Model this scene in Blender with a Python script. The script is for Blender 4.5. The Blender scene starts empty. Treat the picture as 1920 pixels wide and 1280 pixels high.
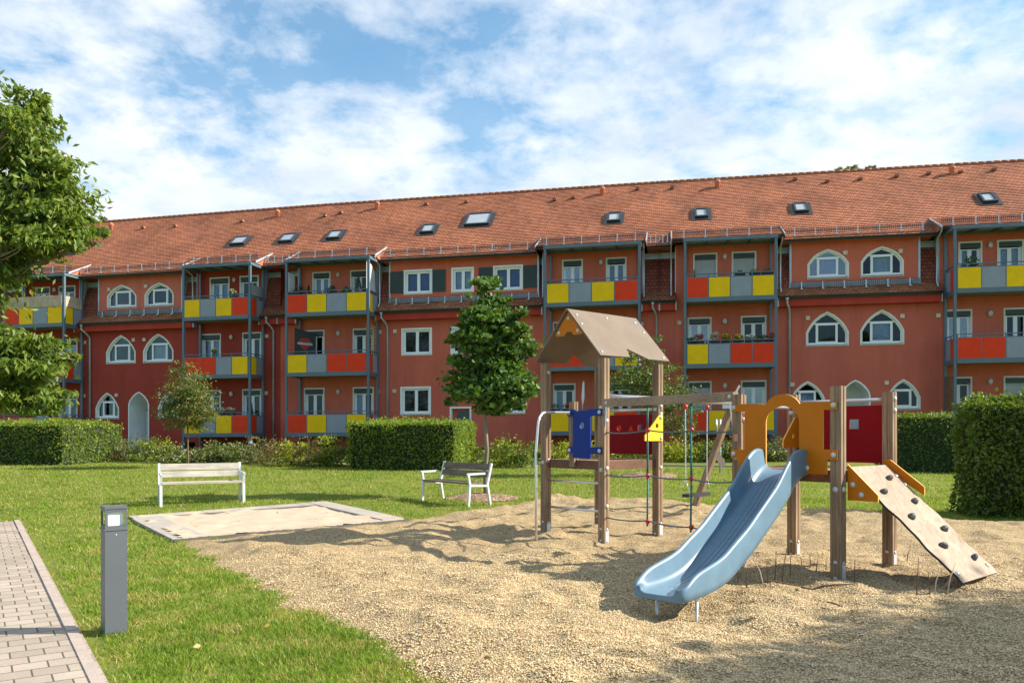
import bpy, bmesh, math, random
import numpy as np
from mathutils import Vector, noise, Matrix
random.seed(7)
rng = np.random.default_rng(11)
S = bpy.context.scene
COL = S.collection
R = math.radians
# ------------------------------------------------------------------ camera
cd = bpy.data.cameras.new('camera'); cam = bpy.data.objects.new('camera', cd); COL.objects.link(cam)
cam.location = (0, 0, 1.55); cam.rotation_euler = (R(90), 0, 0)
cd.sensor_width = 36; cd.lens = 36*1512/1920; cd.shift_y = 172/1920; cd.clip_start = .1; cd.clip_end = 2000
S.camera = cam
# ------------------------------------------------------------------ light and exposure
SUN_AZ = R(2.0)      # from the +X axis towards +Y
SUN_EL = R(33.5)
S.view_settings.view_transform = 'Standard'; S.view_settings.look = 'None'
S.view_settings.exposure = 1.03; S.view_settings.gamma = 1
sd = Vector((math.cos(SUN_AZ)*math.cos(SUN_EL), math.sin(SUN_AZ)*math.cos(SUN_EL), math.sin(SUN_EL)))
sl = bpy.data.lights.new('sun', 'SUN'); sl.energy = 5.0; sl.angle = R(.55); sl.color = (1, .91, .76)
so = bpy.data.objects.new('sun', sl); COL.objects.link(so); so.rotation_euler = sd.to_track_quat('Z', 'Y').to_euler()
W_ = bpy.data.worlds.new('World'); S.world = W_; W_.use_nodes = True
S.cycles.max_bounces = 6; S.cycles.diffuse_bounces = 3; S.cycles.transparent_max_bounces = 8
S.cycles.use_denoising = True

class NT:
    """small helper for node trees"""
    def __init__(s, nt): s.t = nt
    def n(s, typ, **kw):
        o = s.t.nodes.new('ShaderNode'+typ)
        for k, v in kw.items():
            if k[0] == '_': o.inputs[int(k[1:])].default_value = v
            else: setattr(o, k, v)
        return o
    def l(s, a, b): s.t.links.new(a, b); return b.node
    def math(s, op, a, b=None, clamp=False):
        o = s.n('Math', operation=op); o.use_clamp = clamp
        for i, x in enumerate((a, b)):
            if x is None: continue
            if isinstance(x, (int, float)): o.inputs[i].default_value = x
            else: s.l(x, o.inputs[i])
        return o.outputs[0]
    def mix(s, f, a, b, blend='MIX'):
        o = s.n('Mix', data_type='RGBA', blend_type=blend)
        for i, x in ((0, f), (6, a), (7, b)):
            if isinstance(x, (int, float)): o.inputs[i].default_value = x
            elif isinstance(x, tuple): o.inputs[i].default_value = (*x[:3], 1)
            else: s.l(x, o.inputs[i])
        return o.outputs[2]
    def noise(s, vec, scale, detail=4, rough=.55, out=0, dist=0):
        o = s.n('TexNoise'); o.inputs['Scale'].default_value = scale; o.inputs['Detail'].default_value = detail
        o.inputs['Roughness'].default_value = rough; o.inputs['Distortion'].default_value = dist
        if vec is not None: s.l(vec, o.inputs['Vector'])
        return o.outputs[out]
    def ramp(s, f, stops):
        o = s.n('ValToRGB'); s.l(f, o.inputs[0]); e = o.color_ramp.elements
        while len(e) < len(stops): e.new(.5)
        for i, (p, c) in enumerate(stops):
            e[i].position = p; e[i].color = (c, c, c, 1) if isinstance(c, (int, float)) else (*c, 1)
        return o.outputs[0]

def build_world():
    t = NT(W_.node_tree); bg = W_.node_tree.nodes['Background']
    sky = t.n('TexSky', sky_type='NISHITA'); sky.sun_disc = False
    sky.sun_elevation = SUN_EL; sky.sun_rotation = math.pi/2 - SUN_AZ; sky.ozone_density = 1.6; sky.air_density = 1.0; sky.dust_density = .6
    tc = t.n('TexCoord'); sep = t.n('SeparateXYZ'); t.l(tc.outputs['Generated'], sep.inputs[0])
    zz = t.math('ADD', t.math('MAXIMUM', sep.outputs[2], 0.0), .22)
    cx = t.math('DIVIDE', sep.outputs[0], zz); cy = t.math('DIVIDE', sep.outputs[1], zz)
    cmb = t.n('CombineXYZ'); t.l(cx, cmb.inputs[0]); t.l(cy, cmb.inputs[1])
    P = cmb.outputs[0]
    big = t.noise(P, 1.15, 3, .5, dist=.3)
    mid = t.noise(P, 3.2, 9, .6, dist=.25)
    fin = t.noise(P, 7.5, 7, .62, dist=.15)
    # ragged gap in the cloud deck, fixed in the sky dome
    def blob(x, y, z, k):
        v = t.n('VectorMath', operation='DOT_PRODUCT'); t.l(tc.outputs['Generated'], v.inputs[0])
        d = Vector((x, y, z)).normalized(); v.inputs[1].default_value = d
        return t.math('MULTIPLY', t.math('SUBTRACT', v.outputs['Value'], 1-k, True), 1/k, True)
    gap = t.math('ADD', blob(-.09, 1, .47, .012), blob(-.21, 1, .50, .010))
    gap = t.math('ADD', gap, t.math('MULTIPLY', blob(-.37, 1, .43, .004), .9))
    gap = t.math('ADD', gap, t.math('MULTIPLY', blob(0.02, 1, .46, .006), .7))
    gap = t.math('ADD', gap, t.math('MULTIPLY', blob(-.62, 1, .42, .012), .35))
    gap = t.math('ADD', gap, t.math('MULTIPLY', blob(.25, 1, .56, .012), .45))
    a = t.math('ADD', t.math('MULTIPLY', mid, .62), t.math('MULTIPLY', fin, .42))
    a = t.math('ADD', a, t.math('MULTIPLY', big, .30))
    a = t.math('ADD', t.math('SUBTRACT', a, t.math('MULTIPLY', gap, .090)), -.048)
    m = t.ramp(a, [(.47, 0), (.54, .42), (.62, .82), (.72, 1)])
    hz = t.math('MULTIPLY', t.math('SUBTRACT', .42, sep.outputs[2], True), 1.1, True)
    m = t.math('ADD', m, hz, True)
    rear = t.math('MULTIPLY', t.math('ADD', sep.outputs[1], .25, True), 4.0, True); m = t.math('MULTIPLY', m, t.math('ADD', t.math('MULTIPLY', rear, .6), .4))
    m = t.math('ADD', t.math('MULTIPLY', m, .82), .17)
    shade = t.ramp(t.noise(P, 2.3, 7, .6), [(.34, (7.0, 8.1, 9.6)), (.5, (9.2, 10.0, 10.9)), (.64, (11.2, 11.4, 11.7))])
    skyc = t.mix(1.0, sky.outputs[0], (.95, 1.92, 2.15), 'MULTIPLY')
    out = t.mix(m, skyc, shade)
    t.l(out, bg.inputs[0]); bg.inputs[1].default_value = .050
build_world()

# ------------------------------------------------------------------ mesh helpers
def tag(o, label=None, cat=None, group=None, kind=None):
    if label: o['label'] = label
    if cat: o['category'] = cat
    if group: o['group'] = group
    if kind: o['kind'] = kind
    return o
def empty(name, loc, label=None, cat=None, group=None, rz=0):
    o = bpy.data.objects.new(name, None); COL.objects.link(o); o.location = loc; o.rotation_euler = (0, 0, rz)
    o.empty_display_size = .2
    return tag(o, label, cat, group)
def base_of(p):
    v = Vector((0, 0, 0))
    while p is not None: v += p.location; p = p.parent
    return v
def mesh_obj(name, V, F, mats, parent=None, mi=None, smooth=False, uvs=None, world=True):
    me = bpy.data.meshes.new(name)
    if world and parent is not None:
        b = base_of(parent); V = np.asarray(V, dtype=float).reshape(-1, 3) - np.array(b)
    me.from_pydata([tuple(v) for v in V], [], F)
    for m in mats: me.materials.append(m)
    if mi is not None and len(mats) > 1: me.polygons.foreach_set('material_index', mi)
    if smooth is True: me.polygons.foreach_set('use_smooth', [True]*len(F))
    elif smooth: me.polygons.foreach_set('use_smooth', smooth)
    if uvs is not None:
        ul = me.uv_layers.new(name='UVMap'); ul.data.foreach_set('uv', np.asarray(uvs, dtype=float).ravel())
    me.update()
    o = bpy.data.objects.new(name, me); COL.objects.link(o)
    if parent is not None: o.parent = parent
    return o
class MB:
    """collects shapes, then links them as one mesh object; T maps local coordinates to the world"""
    def __init__(s, T=None): s.v = []; s.f = []; s.mi = []; s.sm = []; s.uv = []; s.T = T; s.has_uv = False
    def add(s, V, F, m=0, smooth=False, uv=None):
        n = len(s.v)
        s.v += [tuple(s.T(*p)) if s.T else tuple(p) for p in V]
        for i, f in enumerate(F):
            s.f.append([a+n for a in f]); s.mi.append(m); s.sm.append(smooth)
            if uv is not None: s.uv += uv[i]; s.has_uv = True
            else: s.uv += [(0, 0)]*len(f)
        return s
    def box(s, x0, x1, y0, y1, z0, z1, m=0, nx=1):
        if nx <= 1:
            V = [(x, y, z) for x in (x0, x1) for y in (y0, y1) for z in (z0, z1)]
            return s.add(V, [(0, 1, 3, 2), (4, 6, 7, 5), (0, 4, 5, 1), (2, 3, 7, 6), (0, 2, 6, 4), (1, 5, 7, 3)], m)
        V = []; F = []
        for i in range(nx+1):
            x = x0+(x1-x0)*i/nx; V += [(x, y0, z0), (x, y1, z0), (x, y1, z1), (x, y0, z1)]
        for i in range(nx):
            a = i*4
            for j in range(4): F.append((a+j, a+4+j, a+4+(j+1) % 4, a+(j+1) % 4))
        F += [(0, 1, 2, 3), (nx*4+3, nx*4+2, nx*4+1, nx*4)]
        return s.add(V, F, m)
    def prism(s, poly, y0, y1, m=0, plane='xz'):
        """polygon in a plane, extruded along the third axis"""
        n = len(poly)
        def P(a, b, c): return (a, c, b) if plane == 'xz' else ((a, b, c) if plane == 'xy' else (c, a, b))
        V = [P(a, b, y0) for a, b in poly]+[P(a, b, y1) for a, b in poly]
        F = [tuple(range(n)), tuple(range(2*n-1, n-1, -1))]
        F += [(i, i+n, (i+1) % n+n, (i+1) % n) for i in range(n)]
        return s.add(V, F, m)
    def ring(s, outer, inner, y0, y1, m=0):
        """closed band between two outlines with equal point counts (xz plane)"""
        n = len(outer)
        V = [(a, y0, b) for a, b in outer]+[(a, y0, b) for a, b in inner]+[(a, y1, b) for a, b in outer]+[(a, y1, b) for a, b in inner]
        F = []
        for i in range(n):
            j = (i+1) % n
            F += [(i, j, n+j, n+i), (2*n+i, 3*n+i, 3*n+j, 2*n+j), (i, 2*n+i, 2*n+j, j), (n+i, n+j, 3*n+j, 3*n+i)]
        return s.add(V, F, m)
    def tube(s, pts, r, seg=8, m=0, smooth=True, caps=True):
        pts = [Vector(p) for p in pts]; V = []; F = []
        if isinstance(r, (int, float)): r = [r]*len(pts)
        up = Vector((0, 0, 1)); prev = None
        for i, p in enumerate(pts):
            d = (pts[min(i+1, len(pts)-1)]-pts[max(i-1, 0)])
            d = d.normalized() if d.length > 1e-9 else Vector((0, 0, 1))
            if prev is None:
                a = d.cross(up if abs(d.z) < .95 else Vector((1, 0, 0))).normalized()
            else:
                a = (prev-d*prev.dot(d)).normalized()
            prev = a; b = d.cross(a)
            for k in range(seg):
                t = 2*math.pi*k/seg; V.append(tuple(p+(a*math.cos(t)+b*math.sin(t))*r[i]))
        for i in range(len(pts)-1):
            for k in range(seg):
                F.append((i*seg+k, i*seg+(k+1) % seg, (i+1)*seg+(k+1) % seg, (i+1)*seg+k))
        s.add(V, F, m, smooth)
        if caps:
            n = len(s.v)-len(V)
            s.f.append([n+k for k in range(seg)][::-1]); s.mi.append(m); s.sm.append(False); s.uv += [(0, 0)]*seg
            s.f.append([n+len(V)-seg+k for k in range(seg)]); s.mi.append(m); s.sm.append(False); s.uv += [(0, 0)]*seg
        return s
    def bar(s, a, b, w, h, m=0, up=(0, 0, 1)):
        """rectangular bar from a to b"""
        a = Vector(a); b = Vector(b); d = (b-a).normalized(); x = d.cross(Vector(up)).normalized(); z = x.cross(d)
        V = [tuple(p+x*i*w/2+z*j*h/2) for p in (a, b) for i, j in ((-1, -1), (1, -1), (1, 1), (-1, 1))]
        return s.add(V, [(0, 1, 2, 3), (7, 6, 5, 4), (0, 4, 5, 1), (1, 5, 6, 2), (2, 6, 7, 3), (3, 7, 4, 0)], m)
    def dome(s, c, n, r, m=0, seg=8, h=.6):
        c = Vector(c); n = Vector(n).normalized(); a = n.orthogonal().normalized(); b = n.cross(a); V = []; F = []
        for i, (rr, hh) in enumerate(((1, 0), (.95, .35), (.6, .8))):
            for k in range(seg):
                t = 2*math.pi*k/seg; V.append(tuple(c+(a*math.cos(t)+b*math.sin(t))*r*rr+n*r*h*hh))
        V.append(tuple(c+n*r*h))
        for i in range(2):
            for k in range(seg): F.append((i*seg+k, i*seg+(k+1) % seg, (i+1)*seg+(k+1) % seg, (i+1)*seg+k))
        for k in range(seg): F.append((2*seg+k, 2*seg+(k+1) % seg, 3*seg))
        return s.add(V, F, m, True)
    def ball(s, c, rx, ry, rz, m=0, seg=10, rings=7, jit=0):
        V = []; F = []
        for i in range(rings+1):
            ph = math.pi*i/rings
            for k in range(seg):
                t = 2*math.pi*k/seg; q = 1+random.uniform(-jit, jit)
                V.append((c[0]+rx*math.sin(ph)*math.cos(t)*q, c[1]+ry*math.sin(ph)*math.sin(t)*q, c[2]+rz*math.cos(ph)*q))
        for i in range(rings):
            for k in range(seg): F.append((i*seg+k, (i+1)*seg+k, (i+1)*seg+(k+1) % seg, i*seg+(k+1) % seg))
        return s.add(V, F, m, True)
    def build(s, name, mats, parent=None, world=True, smooth=None):
        if not isinstance(mats, (list, tuple)): mats = [mats]
        return mesh_obj(name, s.v, s.f, mats, parent, s.mi, s.sm if smooth is None else smooth, s.uv if s.has_uv else None, world)
def frame(o, ax, ay, az=(0, 0, 1)):
    o = Vector(o); ax = Vector(ax); ay = Vector(ay); az = Vector(az)
    return lambda x, y, z: o+ax*x+ay*y+az*z

# ------------------------------------------------------------------ materials
MATS = {}
def new_mat(name):
    m = bpy.data.materials.new(name); m.use_nodes = True; MATS[name] = m
    return m, NT(m.node_tree), m.node_tree.nodes['Principled BSDF']
def mat(name, col, rough=.6, metal=0, var=.12, vscale=3.0, bump=0, bscale=40, spec=.5, fine=0):
    m, t, b = new_mat(name)
    b.inputs['Roughness'].default_value = rough; b.inputs['Metallic'].default_value = metal
    b.inputs['Specular IOR Level'].default_value = spec
    co = t.n('TexCoord').outputs['Object']
    f = t.ramp(t.noise(co, vscale, 6, .6), [(.3, 0), (.7, 1)])
    lo = tuple(c*(1-var) for c in col); hi = tuple(min(1, c*(1+var)) for c in col)
    c = t.mix(f, lo, hi)
    if fine:
        g = t.ramp(t.noise(co, vscale*22, 3, .7), [(.35, 1-fine), (.65, 1.0)])
        c = t.mix(1.0, c, g, 'MULTIPLY')
    t.l(c, b.inputs['Base Color'])
    if bump:
        bp = t.n('Bump'); bp.inputs['Strength'].default_value = bump; bp.inputs['Distance'].default_value = .01
        t.l(t.noise(co, bscale, 4, .6), bp.inputs['Height']); t.l(bp.outputs[0], b.inputs['Normal'])
    return m
def plaster(name, col, streak=.16):
    m, t, b = new_mat(name); b.inputs['Roughness'].default_value = .95; b.inputs['Specular IOR Level'].default_value = .06
    co = t.n('TexCoord').outputs['Object']
    mp = t.n('Mapping'); t.l(co, mp.inputs[0]); mp.inputs['Scale'].default_value = (1.4, 1.4, .22)
    f = t.ramp(t.noise(mp.outputs[0], 1.0, 6, .6), [(.3, 0), (.72, 1)])
    g = t.ramp(t.noise(co, .45, 5, .6), [(.32, 0), (.68, 1)])
    c = t.mix(f, tuple(x*(1-streak) for x in col), tuple(x*(1+streak*.6) for x in col))
    c = t.mix(t.math('MULTIPLY', g, .35), c, tuple(min(1, x*1.25+.012) for x in col))
    mp2 = t.n('Mapping'); t.l(co, mp2.inputs[0]); mp2.inputs['Scale'].default_value = (5, 5, .35)
    dr_ = t.ramp(t.noise(mp2.outputs[0], 1.0, 7, .7), [(.55, 0), (.75, 1)]); c = t.mix(t.math('MULTIPLY', dr_, .5), c, tuple(x*.55+.01 for x in col))
    k = t.ramp(t.noise(co, 26, 3, .7), [(.3, .93), (.7, 1.05)])
    c = t.mix(1.0, c, k, 'MULTIPLY')
    t.l(c, b.inputs['Base Color'])
    bp = t.n('Bump'); bp.inputs['Strength'].default_value = .35; bp.inputs['Distance'].default_value = .006
    t.l(t.noise(co, 60, 4, .7), bp.inputs['Height']); t.l(bp.outputs[0], b.inputs['Normal'])
    return m
def wood(name, c1, c2, axis=2, rough=.75, scale=1.0, ring=1.0):
    m, t, b = new_mat(name); b.inputs['Roughness'].default_value = rough; b.inputs['Specular IOR Level'].default_value = .3
    co = t.n('TexCoord').outputs['Object']
    mp = t.n('Mapping'); t.l(co, mp.inputs[0]); sc = [18*scale]*3; sc[axis] = 1.1*scale; mp.inputs['Scale'].default_value = sc
    f = t.ramp(t.noise(mp.outputs[0], 1.5, 8, .62, dist=.8), [(.28, 0), (.5, .55), (.72, 1)])
    c = t.mix(f, c1, c2)
    g = t.ramp(t.noise(co, 1.7, 5, .6), [(.35, .78), (.68, 1.12)])
    c = t.mix(1.0, c, g, 'MULTIPLY')
    t.l(c, b.inputs['Base Color'])
    bp = t.n('Bump'); bp.inputs['Strength'].default_value = .4; bp.inputs['Distance'].default_value = .004
    t.l(f, bp.inputs['Height']); t.l(bp.outputs[0], b.inputs['Normal'])
    return m
def leaf_mat(name, dark, light, trans=.35, yellow=None, rough=.5):
    m, t, b = new_mat(name); nt = m.node_tree
    geo = t.n('NewGeometry'); rnd = geo.outputs['Random Per Island']
    co = t.n('TexCoord').outputs['Object']
    cl = t.ramp(t.noise(co, 2.2, 3, .6), [(.32, 0), (.68, 1)])
    f = t.math('ADD', t.math('MULTIPLY', rnd, .62), t.math('MULTIPLY', cl, .38))
    c = t.mix(f, dark, light)
    if yellow:
        y = t.ramp(rnd, [(.86, 0), (.94, 1)]); c = t.mix(t.math('MULTIPLY', y, .8), c, yellow)
    b.inputs['Roughness'].default_value = rough; b.inputs['Specular IOR Level'].default_value = .35
    t.l(c, b.inputs['Base Color'])
    tr = t.n('BsdfTranslucent'); t.l(t.mix(1.0, c, (1.5, 1.45, .55), 'MULTIPLY'), tr.inputs[0])
    mx = t.n('MixShader'); mx.inputs[0].default_value = trans
    t.l(b.outputs[0], mx.inputs[1]); t.l(tr.outputs[0], mx.inputs[2])
    t.l(mx.outputs[0], nt.nodes['Material Output'].inputs[0])
    return m
def glass_mat(name, tint=(.8, .87, .93), rough=.02, fres=1.75, base=.05):
    m, t, b = new_mat(name); nt = m.node_tree; nt.nodes.remove(b)
    tr = t.n('BsdfTransparent'); tr.inputs[0].default_value = (*tint, 1)
    gl = t.n('BsdfGlossy'); gl.inputs['Roughness'].default_value = rough; gl.inputs[0].default_value = (.95, .97, 1, 1)
    co = t.n('TexCoord').outputs['Object']
    bp = t.n('Bump'); bp.inputs['Strength'].default_value = .12; bp.inputs['Distance'].default_value = .02
    t.l(t.noise(co, 1.6, 2, .5), bp.inputs['Height']); t.l(bp.outputs[0], gl.inputs['Normal'])
    fr = t.n('Fresnel'); fr.inputs[0].default_value = fres
    f = t.math('ADD', fr.outputs[0], base, True)
    mx = t.n('MixShader'); t.l(f, mx.inputs[0]); t.l(tr.outputs[0], mx.inputs[1]); t.l(gl.outputs[0], mx.inputs[2])
    t.l(mx.outputs[0], nt.nodes['Material Output'].inputs[0])
    return m
def tile_mat(name, c1, c2, dark, moss=0.06, wtile=.19, course=.165):
    m, t, b = new_mat(name); b.inputs['Roughness'].default_value = .85; b.inputs['Specular IOR Level'].default_value = .25
    uv = t.n('TexCoord').outputs['UV']
    br = t.n('TexBrick'); br.offset = .5; br.squash = 1; t.l(uv, br.inputs['Vector'])
    br.inputs['Scale'].default_value = 1; br.inputs['Brick Width'].default_value = wtile; br.inputs['Row Height'].default_value = course
    br.inputs['Mortar Size'].default_value = .011; br.inputs['Mortar Smooth'].default_value = .3; br.inputs['Bias'].default_value = 0
    br.inputs['Color1'].default_value = (*c1, 1); br.inputs['Color2'].default_value = (*c2, 1); br.inputs['Mortar'].default_value = (*dark, 1)
    st = t.ramp(t.noise(uv, .35, 7, .62), [(.36, .74), (.62, 1.14)])
    c = t.mix(1.0, br.outputs[0], st, 'MULTIPLY')
    # weathered dark patches, stretched down the slope
    mp = t.n('Mapping'); t.l(uv, mp.inputs[0]); mp.inputs['Scale'].default_value = (1.3, .5, 1)
    w = t.ramp(t.noise(mp.outputs[0], .9, 9, .68), [(.53, 0), (.66, 1)])
    c = t.mix(t.math('MULTIPLY', w, .28+moss), c, dark)
    fn = t.ramp(t.noise(uv, 9, 4, .7), [(.3, .84), (.7, 1.12)])
    c = t.mix(1.0, c, fn, 'MULTIPLY')
    t.l(c, b.inputs['Base Color'])
    bp = t.n('Bump'); bp.inputs['Strength'].default_value = .5; bp.inputs['Distance'].default_value = .012
    t.l(t.math('SUBTRACT', t.math('MULTIPLY', t.noise(uv, 30, 3, .6), .3), br.outputs['Fac']), bp.inputs['Height']); t.l(bp.outputs[0], b.inputs['Normal'])
    return m

M_wallL = plaster('plaster_dark_red', (.35, .058, .042))
M_wallM = plaster('plaster_red', (.55, .132, .088))
M_wallR = plaster('plaster_brick_red', (.53, .132, .092))
M_topL = plaster('plaster_salmon', (.60, .165, .118))
M_topM = plaster('plaster_orange_red', (.58, .148, .094))
M_corn = plaster('plaster_cornice', (.43, .058, .040))
M_white = mat('white_paint', (.80, .80, .79), .5, var=.05)
M_niche = mat('niche_white', (.66, .70, .73), .8, var=.06)
M_trim = mat('surround_plaster', (.72, .70, .64), .85, var=.06)
M_frame = mat('window_frame_white', (.82, .83, .84), .35, var=.03)
M_glass = glass_mat('window_glass', base=.0, fres=1.33)
M_glassb = glass_mat('window_glass_bright', base=.07, fres=1.45)
M_int = mat('room_dark', (.075, .07, .065), .9)
M_curt = mat('curtain_white', (.40, .44, .52), .9, var=.2, vscale=9)
M_curtb = mat('curtain_blue', (.10, .14, .30), .9, var=.2, vscale=9)
M_blind = mat('blind_grey', (.45, .47, .50), .6)
M_sill = mat('sill_grey', (.30, .32, .35), .5, .3)
M_steel = mat('steel_bluegrey', (.095, .140, .180), .45, .0, var=.08, spec=.5)
M_galv = mat('galvanised', (.52, .56, .60), .38, .55, var=.10, vscale=6)
M_zinc = mat('zinc_sheet', (.42, .50, .57), .45, .35, var=.12)
M_dark = mat('dark_gutter', (.055, .058, .062), .5, .2)
M_teal = mat('shutter_dark_green', (.022, .042, .042), .55, var=.1)
M_box = mat('shutter_box', (.035, .052, .060), .5)
M_roll = mat('roller_slats', (.40, .41, .43), .5)
M_slab = mat('concrete_slab', (.20, .18, .17), .9)
M_pan = {'y': mat('panel_yellow', (.86, .52, .005), .6, var=.07, fine=.05, spec=.15), 'r': mat('panel_red', (.74, .050, .013), .6, var=.07, fine=.05, spec=.15),
         'g': mat('panel_grey', (.27, .295, .345), .6, var=.07, fine=.05, spec=.2)}
M_tile = tile_mat('roof_tiles', (.36, .125, .066), (.50, .185, .098), (.075, .040, .032))
M_tiles = tile_mat('roof_tiles_lower', (.34, .120, .065), (.46, .19, .095), (.085, .045, .035), .25)
M_mans = tile_mat('mansard_tiles', (.24, .062, .042), (.33, .095, .056), (.045, .022, .018), .1)
M_clay = mat('ridge_clay', (.33, .125, .068), .85, var=.22, vscale=2.5, fine=.12)
M_pipe = mat('clay_pipe', (.55, .20, .11), .8, var=.15)
M_lampg = mat('lamp_opal', (.55, .55, .52), .3)
M_vent = mat('vent_cream', (.62, .55, .42), .6)
M_skyf = mat('skylight_frame', (.035, .038, .042), .4, .3)
M_black = mat('black_rubber', (.02, .02, .022), .6)
M_doord = mat('door_dark', (.06, .09, .10), .5)
M_brown = wood('pergola_wood', (.16, .09, .05), (.26, .16, .09))
# ------------------------------------------------------------------ bent frame of the terrace
JN = (-12.1, 6.5); TILT = .005
_us = np.arange(-60, 60, .25)
_th = np.interp(_us, [JN[0]-1, JN[0]+1, JN[1]-1, JN[1]+1], np.radians([13.314, 11.759, 11.759, 10.43]))
_X = np.cumsum(np.cos(_th)*.25); _Y = np.cumsum(-np.sin(_th)*.25); _i0 = int(np.searchsorted(_us, 0)); _X -= _X[_i0]; _Y -= _Y[_i0]-36.218
def Wm(u, v, z):
    """u along the facade, v depth behind the balcony fronts, z height"""
    t = float(np.interp(u, _us, _th))
    return (float(np.interp(u, _us, _X))+math.sin(t)*v, float(np.interp(u, _us, _Y))+math.cos(t)*v, z+TILT*u)
def zg(x, y):
    return 0.0 if y < 14 else (.027*(y-14) if y < 36 else .594)
def px_of(u, v, z):
    x, y, zz = Wm(u, v, z); return 960+1512*x/y, 812-1512*(zz-1.55)/y
def U(px, v=1.5):
    a, b = -45., 40.
    for _ in range(40):
        m = (a+b)/2
        if px_of(m, v, 5)[0] < px: a = m
        else: b = m
    return a
def UZ(px, py, v=1.5):
    u = U(px, v); y = Wm(u, v, 0)[1]
    return u, 1.55+(812-py)*y/1512-TILT*u
def on_roof(px, py):
    a, b = 1.1, 6.4
    for _ in range(30):
        m = (a+b)/2; u = U(px, m)
        if px_of(u, m, 8.963+.834*m)[1] > py: a = m
        else: b = m
    return u, a
# ------------------------------------------------------------------ openings
def arch(u0, u1, z0, z1, door=False):
    w = u1-u0; h = z1-z0
    if door: P = [(0, 0), (0, .80), (.06, .86), (.2, .925), (.36, .975), (.5, 1)]
    elif h < 1.3 and w > 1.5: P = [(0, 0), (0, .50), (.06, .62), (.14, .75), (.24, .85), (.36, .93), (.5, 1)]
    else: P = [(0, 0), (0, .39), (.05, .51), (.12, .64), (.22, .78), (.34, .90), (.5, 1)]
    P = P+[(1-a, b) for a, b in P[-2::-1]]
    return [(u0+a*w, z0+b*h) for a, b in P]
def rect(u0, u1, z0, z1): return [(u0, z0), (u0, z1), (u1, z1), (u1, z0)]
def inset(poly, d):
    n = len(poly); out = []
    for i in range(n):
        a = Vector(poly[i-1]); b = Vector(poly[i]); c = Vector(poly[(i+1) % n])
        e1 = (b-a).normalized(); e2 = (c-b).normalized()
        n1 = Vector((e1.y, -e1.x)); n2 = Vector((e2.y, -e2.x)); m = (n1+n2)
        m = m/max(m.length_squared, .3)*2 if m.length > .1 else n1
        out.append((b.x+m.x*d, b.y+m.y*d))
    return out
def wall_region(mb, u0, u1, v, z0, z1, ops, m, mrev, mint):
    us = {u0, u1}; zs = {z0, z1}
    for o in ops:
        us |= {o['r'][0], o['r'][1]}; zs |= {o['r'][2], o['r'][3]}
    k = math.ceil(u0)
    while k < u1: us.add(float(k)); k += 1
    us = sorted(us); zs = sorted(zs)
    for i in range(len(us)-1):
        if us[i+1]-us[i] < 1e-6: continue
        for j in range(len(zs)-1):
            cu = (us[i]+us[i+1])/2; cz = (zs[j]+zs[j+1])/2
            if any(o['r'][0] < cu < o['r'][1] and o['r'][2] < cz < o['r'][3] for o in ops): continue
            mb.add([(us[i], v, zs[j]), (us[i+1], v, zs[j]), (us[i+1], v, zs[j+1]), (us[i], v, zs[j+1])], [(0, 1, 2, 3)], m)
    for o in ops:
        a, b, c, d = o['r']; P = o['p']; dep = o.get('dep', .16); n = len(P)
        if len(P) > 4:
            h = n//2
            mb.add([(a, v, d)]+[(x, v, z) for x, z in P[1:h+1]], [(0, i, i+1) for i in range(1, h)], m)
            mb.add([(b, v, d)]+[(x, v, z) for x, z in P[h:n-1]], [(0, i, i+1) for i in range(1, n-1-h)], m)
        V = [(x, v, z) for x, z in P]+[(x, v+dep, z) for x, z in P]
        mb.add(V, [(i, i+n, (i+1) % n+n, (i+1) % n) for i in range(n)], mrev)
        e = .03
        if o.get('open', True):
            q = v+dep; w = q+o.get('room', 1.6); e = .12
            mb.add([(a-e, q, c-e), (b+e, q, c-e), (b+e, q, d+e), (a-e, q, d+e), (a-e, w, c-e), (b+e, w, c-e), (b+e, w, d+e), (a-e, w, d+e)],
                   [(4, 5, 6, 7), (0, 4, 7, 3), (1, 2, 6, 5), (3, 7, 6, 2), (0, 1, 5, 4)], mint)
        else:
            mb.add([(x, v+dep, z) for x, z in P], [tuple(range(n))[::-1]], mrev)
def curtain(parent, u0, u1, z0, z1, v, m, name='curtain'):
    mb = MB(Wm); n = 22; V = []
    for i in range(n+1):
        u = u0+(u1-u0)*i/n; dv = .02*math.sin(i*2.1)
        V += [(u, v+dv, z0), (u, v+dv, z1)]
    mb.add(V, [(2*i, 2*i+2, 2*i+3, 2*i+1) for i in range(n)], 0, True); return mb.build(name, m, parent)
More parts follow.
